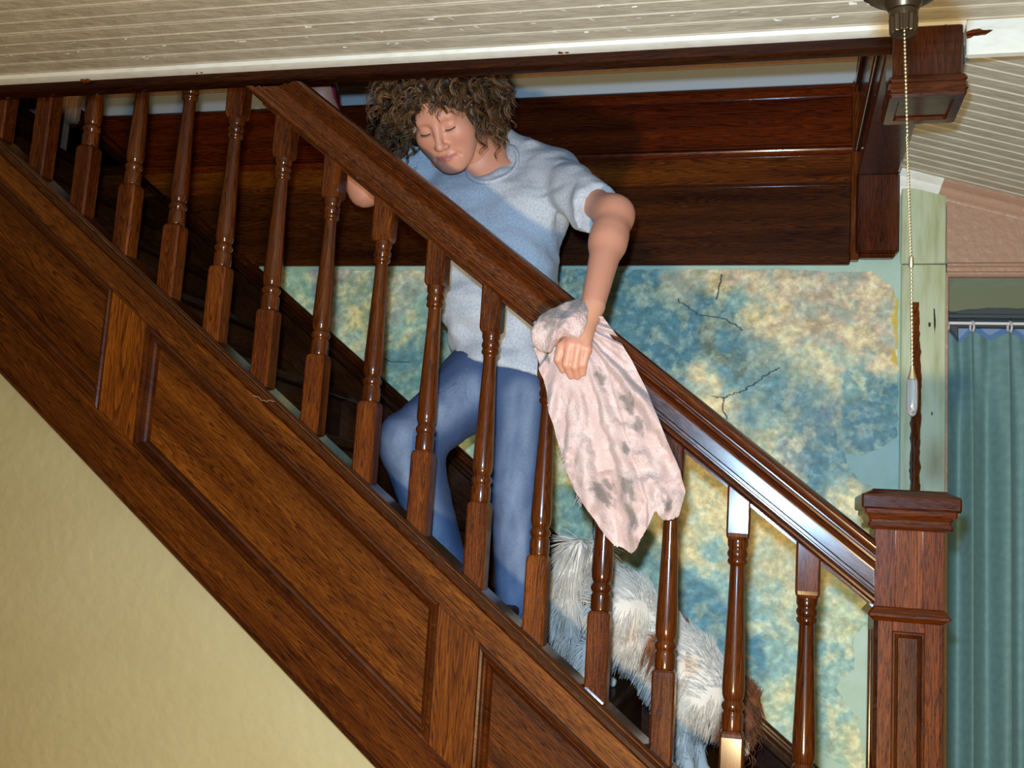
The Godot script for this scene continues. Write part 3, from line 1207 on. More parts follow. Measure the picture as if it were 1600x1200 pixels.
	tag(obj("bare_patch", b, mats["bare_wood"], null, fx(Vector3(1.65, 2.4, 0.033))), "patch of bare brown wood on the white board beside the newel", "patch")


func header() -> void:
	# dark nosing along the edge of the upper floor
	var b := MB.new()
	b.extrude(pv([0.030, 2.402, 0.030, 2.381, 0.028, 2.375, 0.022, 2.370, 0.014, 2.368, 0.004, 2.368, 0.004, 2.402]), Vector3(-2.6, 0, 0), Vector3(1.468, 0, 0), Vector3.BACK, Vector3.UP, 30.0)
	b.box(Vector3(-0.57, 2.57, 0.01), Vector3(4.06, 0.36, 0.02), 0.002)
	tag(obj("trim_5", b, mats["oak_header"] if mats.has("oak_header") else wood("oak_header", "#554438", 0.55, 0.15), null, fx(Vector3(0.2, 2.36, 0.0))), "dark oak nosing along the edge of the stair opening above the handrail", "trim", "", "structure")
	# hanging newel at the corner of the opening
	var c := Vector3(1.529, 0, -0.005)
	var t := thing("hanging_newel", fy(Vector3(1.529, 2.25, -0.005)))
	tag(t, "square dark oak newel drop with moulded foot hanging at the ceiling corner", "newel")
	b = MB.new()
	b.box(Vector3(c.x, 2.345, c.z), Vector3(0.130, 0.110, 0.130), 0.003)
	obj("block", b, mats["oak_red"], t, fy(Vector3(c.x + 0.2, 2.3, c.z + 0.3)))
	for x in [1.497, 1.562]:
		b = MB.new()
		b.box(Vector3(x, 2.345, 0.0605), Vector3(0.003, 0.106, 0.003), 0.001)
		obj("joint_line", b, mats["oak_dark"], t, fy(Vector3(c.x, 2.3, c.z)))
	b = MB.new()
	var rings := []
	for q in [[2.296, 0.066], [2.292, 0.0715], [2.285, 0.073], [2.281, 0.070], [2.278, 0.072], [2.264, 0.074], [2.260, 0.071], [2.256, 0.072], [2.250, 0.069], [2.250, 0.052], [2.256, 0.048]]:
		rings.append(square(c, q[0], q[1]))
	b.loft(rings)
	obj("moulded_foot", b, mats["oak_red"], t, fx(Vector3(c.x, 2.25, c.z)))


func square(c: Vector3, y: float, half: float) -> PackedVector3Array:
	var e := minf(0.004, half * 0.2)
	var r := PackedVector3Array()
	for q in [[half - e, -half], [half, -half + e], [half, half - e], [half - e, half], [-half + e, half], [-half, half - e], [-half, -half + e], [-half + e, -half]]:
		r.append(Vector3(c.x + q[0], y, c.z + q[1]))
	return r


func staircase() -> void:
	var t := thing("staircase", fs(Vector3(0.4, 1.25, 0)))
	tag(t, "dark oak staircase with a panelled closed string descending to the right", "staircase")
	var xa := -1.9
	var xb := 1.447
	var flat := Transform3D(Basis(), Vector3.ZERO)
	var line := func(x: float, y: float) -> Vector2: return Vector2(x, y - SLOPE * x)
	# face boards: top rail, bottom rail, stiles
	var b := MB.new()
	var face := Transform3D(Basis(), Vector3(0, 0, -0.008))
	b.prism(PackedVector2Array([line.call(xa, 1.744), line.call(xa, 1.646), line.call(xb, 1.646), line.call(xb, 1.744)]), 0.028, face)
	obj("top_rail", b, mats["oak"], t, fs(Vector3(0.3, 1.45, 0)))
	b = MB.new()
	b.prism(PackedVector2Array([line.call(xa, 1.368), line.call(xa, 1.232), line.call(xb, 1.232), line.call(xb, 1.368)]), 0.028, face)
	obj("bottom_rail", b, mats["oak_low"] if mats.has("oak_low") else wood("oak_low", "#998871", 0.42, 0.6, 1.0, Vector3(0.5, 0.7, 0.3)), t, fs(Vector3(0.3, 1.1, 0)))
	b = MB.new()
	b.extrude(pv([-0.02, 1.222, 0.020, 1.222, 0.026, 1.227, 0.026, 1.233, 0.020, 1.238, -0.02, 1.238]), Vector3(xa, -SLOPE * xa, 0), Vector3(xb, -SLOPE * xb, 0), Vector3.BACK, Vector3.UP)
	obj("edge_bead", b, mats["oak_dark"], t, fs(Vector3(0.3, 1.0, 0)))
	# the dark shoe the balusters stand on
	b = MB.new()
	b.extrude(pv([-0.075, 1.716, 0.026, 1.716, 0.030, 1.722, 0.030, 1.732, 0.025, 1.739, 0.016, 1.742, 0.010, 1.749, -0.060, 1.749, -0.075, 1.741]), Vector3(xa, -SLOPE * xa, 0), Vector3(xb, -SLOPE * xb, 0), Vector3.BACK, Vector3.UP, 25.0)
	obj("shoe_rail", b, mats["oak_shoe"] if mats.has("oak_shoe") else wood("oak_shoe", "#6b5848", 0.34, 0.8), t, fs(Vector3(0.1, 1.6, 0)))
	b = MB.new()
	b.prism(PackedVector2Array([line.call(xa, 1.742), line.call(xa, 1.24), line.call(xb, 1.24), line.call(xb, 1.742)]), 0.05, Transform3D(Basis(), Vector3(0, 0, -0.068)))
	obj("inner_string", b, mats["oak_dark"], t, fs(Vector3(0.2, 1.3, -0.06)))
	var stiles := [[-1.155, -1.048], [-0.283, -0.172], [0.586, 0.686]]
	var i := 0
	for s in stiles:
		b = MB.new()
		b.prism(PackedVector2Array([line.call(s[0], 1.648), line.call(s[0], 1.366), line.call(s[1], 1.366), line.call(s[1], 1.648)]), 0.028, face)
		obj("stile", b, mats["oak_gold"] if i == 1 else mats["oak_amber"], t, fy(Vector3(s[0] + 0.6 * i, 1.4 - SLOPE * s[0], 0)))
		i += 1
	var edges := [xa, -1.155, -1.048, -0.283, -0.172, 0.586, 0.686, xb]
	for k in range(0, 8, 2):
		var l: float = edges[k]
		var r: float = edges[k + 1]
		var poly := PackedVector2Array([line.call(l, 1.646), line.call(l, 1.368), line.call(r, 1.368), line.call(r, 1.646)])
		b = MB.new()
		b.prism(poly, 0.012, Transform3D(Basis(), Vector3(0, 0, -0.012)), 0.0005)
		obj("panel", b, mats["oak_panel_%d" % (k % 4)] if mats.has("oak_panel_%d" % (k % 4)) else wood("oak_panel_%d" % (k % 4), ["#aa9a7c", "", "#9c8b6e"][k % 4], 0.42, 0.6, 0.9, Vector3(0.3 * k, 0.21 * k, 0.1)), t, fs(Vector3(l + 0.2, 1.5 - SLOPE * l, 0)))
		b = MB.new()
		b.frame_loop(poly, pv([-0.004, 0.020, -0.003, 0.026, 0.001, 0.029, 0.006, 0.028, 0.009, 0.023, 0.0095, 0.018, 0.013, 0.018, 0.016, 0.013, 0.021, 0.009, 0.024, 0.003, 0.025, -0.001]), Transform3D(Basis(), Vector3.ZERO))
		obj("panel_moulding", b, mats["oak_mould"] if mats.has("oak_mould") else wood("oak_mould", "#7d6450", 0.34, 0.8), t, fs(Vector3(l, 1.4 - SLOPE * l, 0)))
	# treads and risers
	for k in range(-7, 5):
		var x := 0.44 + 0.248 * k
		var y := 1.375 - 0.19 * k
		b = MB.new()
		b.extrude(pv([x - 0.262, y, x - 0.010, y, x - 0.002, y - 0.005, x, y - 0.013, x - 0.002, y - 0.022, x - 0.010, y - 0.027, x - 0.262, y - 0.027]), Vector3(0, 0, -0.068), Vector3(0, 0, WALL_Z + 0.001), Vector3.RIGHT, Vector3.UP, 30.0)
		obj("tread", b, mats["oak_tread"], t, fz(Vector3(x, y, -0.5 + 0.3 * (k % 3))))
		b = MB.new()
		b.box(Vector3(x - 0.030, y - 0.112, -0.494), Vector3(0.018, 0.170, 0.850), 0.001)
		obj("riser", b, mats["oak_tread"], t, fz(Vector3(x, y - 0.1, -0.4)))
	# moulded skirting up the wall
	b = MB.new()
	b.prism(PackedVector2Array([line.call(-1.6, 1.785), line.call(-1.6, 1.40), line.call(1.70, 1.40), line.call(1.70, 1.785)]), 0.018, Transform3D(Basis(), Vector3(0, 0, WALL_Z)))
	obj("wall_string", b, mats["oak_dark"], t, fs(Vector3(0.3, 1.4, WALL_Z)))
	b = MB.new()
	b.extrude(pv([0, 1.775, 0.020, 1.775, 0.028, 1.782, 0.028, 1.792, 0.022, 1.798, 0.022, 1.806, 0.014, 1.816, 0.014, 1.824, 0.020, 1.829, 0.020, 1.836, 0.012, 1.845, 0, 1.846]), Vector3(-1.6, SLOPE * 1.6, WALL_Z), Vector3(1.70, -SLOPE * 1.70, WALL_Z), Vector3.BACK, Vector3.UP, 25.0)
	obj("wall_moulding", b, mats["oak_shoe"], t, fs(Vector3(0.5, 1.4, WALL_Z)))


func handrail() -> void:
	# moulded section (z, height) about its own middle z = -0.023
	var right := pv([0.006, 0.0, 0.024, 0.002, 0.030, 0.007, 0.031, 0.012, 0.027, 0.018, 0.022, 0.020, 0.022, 0.023, 0.026, 0.025, 0.026, 0.031, 0.021, 0.034, 0.0205, 0.062, 0.022, 0.070, 0.027, 0.077, 0.033, 0.081, 0.034, 0.086, 0.030, 0.089, 0.030, 0.092, 0.036, 0.095, 0.040, 0.101, 0.041, 0.108, 0.037, 0.116, 0.028, 0.121, 0.010, 0.124])
	var prof := PackedVector2Array()
	for p in right:
		prof.append(p)
	for i in right.size():
		var p := right[right.size() - 1 - i]
		prof.append(Vector2(-0.046 - p.x, p.y))
	var b := MB.new()
	var y0 := 2.3725
	var xa := -0.005
	var xb := 1.447
	b.extrude(prof, Vector3(xa, y0 - SLOPE * xa, 0), Vector3(xb, y0 - SLOPE * xb, 0), Vector3.BACK, Vector3.UP, 28.0)
	# the upper end is cut off level where it meets the header
	for i in b.v.size():
		if b.v[i].y > 2.36:
			var over := b.v[i].y - 2.36
			b.v[i] += Vector3(over / SLOPE, -over, 0)
	var t := obj("handrail", b, mats["oak_rail"], null, fs(Vector3(0.7, 1.9, 0)))
	tag(t, "wide moulded oak handrail sloping down from the ceiling to the newel post", "handrail")
	# fillet between the balusters on the underside
	b = MB.new()
	b.extrude(pv([-0.040, -0.006, -0.006, -0.006, -0.006, 0.004, -0.040, 0.004]), Vector3(0.05, y0 - SLOPE * 0.05, 0), Vector3(xb, y0 - SLOPE * xb, 0), Vector3.BACK, Vector3.UP)
	obj("underside_fillet", b, mats["oak_mould"], t, fs(Vector3(0.7, 1.8, 0)))


func newel() -> void:
	var c := Vector3(1.507, 0, -0.031)
	var t := thing("newel_post", fy(Vector3(1.507, 0.425, -0.031)))
	tag(t, "square oak newel post with moulded cap at the foot of the handrail", "newel post")
	var b := MB.new()
	var rings := []
	for q in [[1.482, 0.066], [1.479, 0.070], [1.471, 0.0865], [1.467, 0.088], [1.447, 0.088], [1.443, 0.086]]:
		rings.append(square(c, q[0], q[1]))
	b.loft(rings)
	obj("cap", b, mats["oak_red"], t, fx(Vector3(c.x, 1.4, c.z)))
	b = MB.new()
	rings = []
	for q in [[1.4435, 0.0815], [1.436, 0.082], [1.432, 0.080], [1.431, 0.0755], [1.424, 0.0725], [1.419, 0.0720], [1.4185, 0.0745], [1.412, 0.0755], [1.408, 0.0735], [1.406, 0.066]]:
		rings.append(square(c, q[0], q[1]))
	b.loft(rings)
	obj("cap_moulding", b, mats["oak_mould2"] if mats.has("oak_mould2") else wood("oak_mould2", "#96704f", 0.36, 0.8, 0.9), t, fx(Vector3(c.x, 1.42, c.z)))
	# upper block glued up from three strips
	for s in [[-0.0425, 0.037, "oak_red_n"], [0.0, 0.048, "oak_gold_n"], [0.0425, 0.037, "oak_red_n"]]:
		b = MB.new()
		b.box(Vector3(c.x + s[0], 1.335, c.z), Vector3(s[1], 0.145, 0.122), 0.0008)
		if not mats.has(s[2]):
			wood(s[2], "#a37f63" if s[2] == "oak_red_n" else "#bb9a6c", 0.36, 0.75, 1.0, Vector3(0.1, 0.8, 0.2))
		obj("block_strip", b, mats[s[2]], t, fy(Vector3(c.x + s[0] * 9.0, 1.3, c.z + s[0] * 5.0)))
	b = MB.new()
	rings = []
	for q in [[1.264, 0.061], [1.261, 0.064], [1.250, 0.0725], [1.246, 0.0725], [1.238, 0.063], [1.236, 0.060]]:
		rings.append(square(c, q[0], q[1]))
	b.loft(rings)
	obj("band", b, mats["oak_mould2"], t, fx(Vector3(c.x, 1.25, c.z)))
	b = MB.new()
	b.box(Vector3(c.x, 0.83, c.z), Vector3(0.104, 0.82, 0.104), 0.001)
	obj("shaft_core", b, mats["oak_turned_1"], t, fy(Vector3(c.x, 0.9, c.z)))
	for k in 4:
		var turn := Basis(Vector3.UP, PI * 0.5 * k)
		var at := Transform3D(turn, c)
		var parts := [["shaft_stile", Vector3(-0.0445, 0.83, 0.0565), Vector3(0.033, 0.82, 0.009)], ["shaft_stile", Vector3(0.0445, 0.83, 0.0565), Vector3(0.033, 0.82, 0.009)], ["shaft_rail", Vector3(0, 1.2295, 0.0565), Vector3(0.056, 0.021, 0.009)], ["shaft_rail", Vector3(0, 0.52, 0.0565), Vector3(0.056, 0.20, 0.009)]]
		for p in parts:
			b = MB.new()
			b.box(at * p[1], p[2], 0.0012, turn)
			obj(p[0], b, mats["oak_red_n"], t, fy(Vector3(c.x + k * 0.2, 0.9, c.z)))
		b = MB.new()
		b.frame_loop(pv([-0.028, 1.219, -0.028, 0.62, 0.028, 0.62, 0.028, 1.219]), pv([0.0, 0.061, 0.001, 0.0625, 0.004, 0.0625, 0.0055, 0.060, 0.006, 0.056, 0.009, 0.0545, 0.012, 0.0515]), at)
		obj("panel_moulding", b, mats["oak_mould"], t, fy(Vector3(c.x, 0.9, c.z)))
	b = MB.new()
	b.box(Vector3(c.x, 0.21, c.z), Vector3(0.122, 0.42, 0.122), 0.003)
	obj("foot_block", b, mats["oak_red_n"], t, fy(Vector3(c.x, 0.3, c.z)))


const TURNED := [0.0190, 0.0, 0.0208, 0.004, 0.0208, 0.031, 0.0180, 0.035, 0.0180, 0.037, 0.0205, 0.040, 0.0226, 0.046, 0.0205, 0.052, 0.0178, 0.055, 0.0170, 0.057, 0.0190, 0.060, 0.0212, 0.067, 0.0219, 0.080, 0.0212, 0.108, 0.0196, 0.15, 0.0178, 0.20, 0.0160, 0.25, 0.0147, 0.29, 0.0141, 0.313, 0.0144, 0.317, 0.0168, 0.319, 0.0192, 0.322, 0.0196, 0.326, 0.0186, 0.329, 0.0172, 0.331, 0.0180, 0.333, 0.0200, 0.337, 0.0203, 0.341, 0.0192, 0.345, 0.0175, 0.348, 0.0178, 0.351, 0.0202, 0.356, 0.0204, 0.366, 0.0196, 0.3685]


func baluster(i: int) -> void:
	var xr := i * PITCH
	var x := xr - 0.023
	var z := -0.023
	var yt := 2.300 - SLOPE * xr
	var yb := 1.9325 - SLOPE * xr
	var yc := 1.749 - SLOPE * x
	var k := posmod(i * 7 + 3, 4)
	var t := thing("baluster", fy(Vector3(x, yc, z)))
	var b := MB.new()
	var w := 0.023
	# lower block, its foot cut to the slope
	var rings := []
	for q in [[-1.0, w], [0.0, w], [yb - 0.012, w], [yb - 0.005, w * 0.96], [yb - 0.001, w * 0.84], [yb, w * 0.80]]:
		var ring := PackedVector3Array()
		for p in square(Vector3(x, 0, z), 0.0, q[1] if yb < 2.33 else w):
			var y: float = q[0]
			if yb >= 2.33 and y > 0.0:
				y += 0.06
			if y == -1.0:
				y = yc - SLOPE * (p.x - x)
			elif y == 0.0:
				y = yb - 0.06
			ring.append(Vector3(p.x, y, p.z))
		rings.append(ring)
	b.loft(rings)
	obj("lower_block", b, mats["oak_block_%d" % k], t, fy(Vector3(x + 0.13 * i, yc, z + 0.07 * i)))
	if yb < 2.33:
		b = MB.new()
		b.lathe(pv(TURNED), Vector3(x, yb, z), 22, Basis(), 50.0)
		obj("turned_shaft", b, mats["oak_turned_%d" % posmod(i * 3 + 1, 4)], t, fy(Vector3(x + 0.11 * i, yb, z + 0.05 * i)))
	if i >= -1:
		b = MB.new()
		rings = []
		for q in [[yt, w * 0.82], [yt + 0.002, w * 0.88], [yt + 0.006, w * 0.97], [yt + 0.013, w], [9.0, w]]:
			var ring := PackedVector3Array()
			for p in square(Vector3(x, 0, z), 0.0, q[1]):
				var y: float = q[0]
				if y == 9.0:
					y = minf(2.3745 - SLOPE * p.x, 2.41 if i < 1 else 9.0)
					if i < 1:
						y = 2.43
				ring.append(Vector3(p.x, y, p.z))
			rings.append(ring)
		b.loft(rings)
		obj("upper_block", b, mats["oak_block_%d" % posmod(k + 1, 4)], t, fy(Vector3(x + 0.17 * i, yt, z + 0.03 * i)))
	var where := ""
	match i:
		10: where = "turned oak baluster nearest the newel post, its lower block below the frame"
		9: where = "turned oak baluster second from the newel post, in front of the dog's head"
		8: where = "turned oak baluster in front of the dog's shoulder, below the cloth's right edge"
		7: where = "turned oak baluster under the hanging tip of the pink cloth, before the dog's rump"
		6: where = "turned oak baluster at the left edge of the pink cloth, beside the dog's tail"
		5: where = "turned oak baluster before the woman's straight leg, just left of the cloth"
		4: where = "turned oak baluster in front of the woman's hip and bent leg"
		3: where = "turned oak baluster at the left edge of the woman's bent knee"
		2: where = "turned oak baluster just left of the woman's bare elbow"
		1: where = "turned oak baluster second left of the woman's elbow, under the rail"
		0: where = "turned oak baluster where the handrail meets the ceiling header"
		-1: where = "turned oak baluster first left of the handrail's top end"
		-2: where = "turned oak baluster second left of the handrail's top end, short below the header"
		-3: where = "short oak baluster with two beads showing, third left of the rail's top end"
		-4: where = "dark square baluster foot under the header, second from the left edge"
		-5: where = "darkest square baluster foot at the upper left corner of the stairs"
	tag(t, where, "baluster", "turned oak balusters of the stair")


func window_and_curtain() -> void:
	# pale green casing board beside the mural, with a strip of bare wood
	var t := thing("trim_6", fy(Vector3(1.65, 0.43, WALL_Z)))
	tag(t, "wide pale green door casing board with cracked and missing paint", "casing", "", "structure")
	var b := MB.new()
	b.box(Vector3(1.651, 1.298, WALL_Z + 0.011), Vector3(0.117, 1.745, 0.022), 0.003)
	obj("casing_board", b, mats["casing_paint"], t, fy(Vector3(1.651, 1.2, WALL_Z)))
	b = MB.new()
	b.box(Vector3(1.650, 2.285, WALL_Z + 0.009), Vector3(0.119, 0.222, 0.018), 0.003)
	obj("head_block", b, mats["casing_paint"], t, fy(Vector3(1.9, 2.2, WALL_Z)))
	b = MB.new()
	var left := torn([1.6150, 2.0610, 1.6200, 1.9040, 1.6190, 1.7590, 1.6190, 1.5370, 1.614, 1.40], 0.01, 0.004, 71)
	var right := torn([1.631, 1.40, 1.6460, 1.5380, 1.6450, 1.6890, 1.6470, 1.8320, 1.6430, 1.9410, 1.6390, 2.0610], 0.010, 0.0035, 72)
	left.append_array(right)
	b.prism(left, 0.0012, Transform3D(Basis(), Vector3(0, 0, WALL_Z + 0.0215)), 0.0002)
	obj("bare_strip", b, mats["bare_wood"], t, fy(Vector3(1.62, 1.7, WALL_Z)))
	b = MB.new()
	for q in [[1.622, 1.62, 0.003, 0.30], [1.629, 1.55, 0.0025, 0.26]]:
		b.box(Vector3(q[0], q[1], WALL_Z + 0.0232), Vector3(q[2], q[3], 0.0012), 0.0003)
	b.prism(torn([1.6640, 2.0040, 1.6710, 2.0020, 1.6690, 1.9910, 1.6640, 1.9910], 0.003, 0.001, 73), 0.001, Transform3D(Basis(), Vector3(0, 0, WALL_Z + 0.0217)), 0.0001)
	b.prism(torn([1.6770, 2.0440, 1.6810, 2.0410, 1.6830, 2.0060, 1.6810, 1.9690, 1.6780, 2.0000], 0.003, 0.001, 74), 0.001, Transform3D(Basis(), Vector3(0, 0, WALL_Z + 0.0217)), 0.0001)
	b.prism(torn([1.6720, 1.7520, 1.6770, 1.7510, 1.6760, 1.7420, 1.6730, 1.7430], 0.003, 0.001, 75), 0.001, Transform3D(Basis(), Vector3(0, 0, WALL_Z + 0.0217)), 0.0001)
	obj("paint_gap", b, mats["dark"], t, fy(Vector3(1.62, 1.7, WALL_Z)))
	# tan wall above the window and its moulded head
	slab("wall_over_window", Vector3(1.711, 2.172, WALL_Z), Vector3(4.6, 2.46, WALL_Z + 0.014), "tan_paint", "flat tan wall between crown moulding and window head", "wall")
	b = MB.new()
	b.extrude(pv([0, 2.135, 0.018, 2.135, 0.024, 2.139, 0.024, 2.147, 0.018, 2.151, 0.018, 2.161, 0.026, 2.165, 0.026, 2.171, 0.020, 2.175, 0, 2.175]), Vector3(1.712, 0, WALL_Z), Vector3(3.0, 0, WALL_Z), Vector3.BACK, Vector3.UP, 25.0)
	tag(obj("trim_7", b, mats["tan_paint"], null, fx(Vector3(1.9, 2.15, WALL_Z))), "tan moulded head trim above the curtained window", "trim", "", "structure")
	b = MB.new()
	b.box(Vector3(1.7125, 1.35, WALL_Z - 0.02), Vector3(0.008, 1.60, 0.075), 0.002)
	tag(obj("trim_8", b, mats["tan_paint"], null, fy(Vector3(1.71, 1.3, WALL_Z))), "thin tan jamb edge between casing and curtain", "trim", "", "structure")
	# the window behind
	t = thing("window_1", fx(Vector3(2.2, 1.35, -1.04)))
	tag(t, "window behind the teal curtain with an olive head board and dark sash", "window", "", "structure")
	b = MB.new()
	var low := torn([1.716, 2.068, 1.724, 2.072, 1.736, 2.058, 1.752, 2.058, 1.79, 2.066, 1.84, 2.070, 2.65, 2.068], 0.015, 0.003, 81)
	var pts := PackedVector2Array([Vector2(2.65, 2.14), Vector2(1.716, 2.14)])
	pts.append_array(low)
	b.prism(pts, 0.006, Transform3D(Basis(), Vector3(0, 0, -1.008)), 0.001)
	obj("head_board", b, mats["olive_board"], t, fx(Vector3(2, 2.1, -1.0)))
	b = MB.new()
	b.box(Vector3(2.18, 2.085, -1.025), Vector3(0.95, 0.14, 0.03), 0.002)
	b.box(Vector3(2.18, 2.045, -1.015), Vector3(0.95, 0.012, 0.03), 0.002)
	b.box(Vector3(2.18, 0.60, -1.025), Vector3(0.95, 0.10, 0.03), 0.002)
	b.box(Vector3(2.18, 1.35, -1.025), Vector3(0.95, 0.05, 0.03), 0.002)
	b.box(Vector3(1.735, 1.35, -1.025), Vector3(0.05, 1.5, 0.03), 0.002)
	b.box(Vector3(2.63, 1.35, -1.025), Vector3(0.05, 1.5, 0.03), 0.002)
	obj("sash", b, mats["slate"], t, fx(Vector3(2, 1.3, -1.02)))
	b = MB.new()
	b.box(Vector3(2.18, 1.32, -1.035), Vector3(0.92, 1.45, 0.008), 0.001)
	obj("blind", b, mats["blue_panel"], t, fx(Vector3(2, 1.3, -1.03)))
	slab("wall_behind_window", Vector3(1.6, 0.4, -1.12), Vector3(2.8, 2.3, -1.06), "slate", "dark back of the window recess", "wall")
	# rod, rings, curtain
	var zr := -0.965
	b = MB.new()
	b.tube(PackedVector3Array([Vector3(1.714, 2.0165, zr), Vector3(1.9, 2.0165, zr), Vector3(2.66, 2.0165, zr)]), 0.0045, 0.0045, 10, true)
	tag(obj("curtain_rod", b, plain("#dcdad8", 0.35), null, fx(Vector3(2.1, 2.0165, zr))), "thin white curtain rod across the window head", "curtain rod")
	b = MB.new()
	var hooks := [1.722, 1.7885, 1.886, 1.983, 2.08, 2.177, 2.274, 2.371, 2.468, 2.565, 2.645]
	var rows := []
	var zc := -0.958
	for r in 60:
		var row := PackedVector3Array()
		for q in 241:
			var x := lerpf(1.716, 2.65, q / 240.0)
			var k := 0
			while k < hooks.size() - 2 and x > hooks[k + 1]:
				k += 1
			var f := clampf((x - hooks[k]) / (hooks[k + 1] - hooks[k]), 0.0, 1.0)
			var sag := sin(f * PI)
			var top: float = 1.992 - [0.032, 0.022, 0.030, 0.026][k % 4] * (1.0 - pow(absf(f * 2.0 - 1.0), 1.15))
			var t2 := r / 59.0
			var y := lerpf(top, 0.47, t2)
			var ph := f * TAU + k * 0.7
			var deep := 0.006 + 0.016 * smoothstep(0.0, 0.25, t2)
			var z := zc + cos(ph) * deep + sin(x * 71.0 + t2 * 1.3) * 0.006 * smoothstep(0.05, 0.4, t2) + sin(x * 163.0 + k * 2.0 - t2 * 2.0) * 0.0022
			z += sin((f * 2.0 - t2 * 6.0) * 5.0) * 0.004 * exp(-t2 * 9.0)
			row.append(Vector3(x, y, z))
		rows.append(row)
	b.grid(rows)
	var rows2 := []
	for row in rows:
		var rr := PackedVector3Array()
		for p in row:
			rr.append(p + Vector3(0, 0, -0.0015))
		rr.reverse()
		rows2.append(rr)
	b.grid(rows2)
	tag(obj("curtain", b, mats["curtain"], null, fx(Vector3(2.1, 1.2, zc))), "teal green pleated curtain hanging from the white rod", "curtain")
	for k in hooks.size():
		if k > 4:
			break
		var x: float = hooks[k]
		b = MB.new()
		var path := PackedVector3Array()
		for a in 17:
			var an := TAU * a / 16.0
			path.append(Vector3(x + cos(an) * 0.003, 2.006 + sin(an) * 0.0155, zr + cos(an) * 0.011))
		b.tube(path, 0.0035, 0.0035, 8)
		var lab: String = ["white curtain ring against the left jamb of the window", "second white curtain ring from the jamb, on the rod", "third white curtain ring from the jamb, near the frame edge", "white curtain ring further right along the rod", "white curtain ring furthest right along the rod"][k]
		tag(obj("curtain_ring", b, mats["ring_white"], null, fx(Vector3(x, 2.006, zr))), lab, "curtain ring", "white curtain rings on the rod")


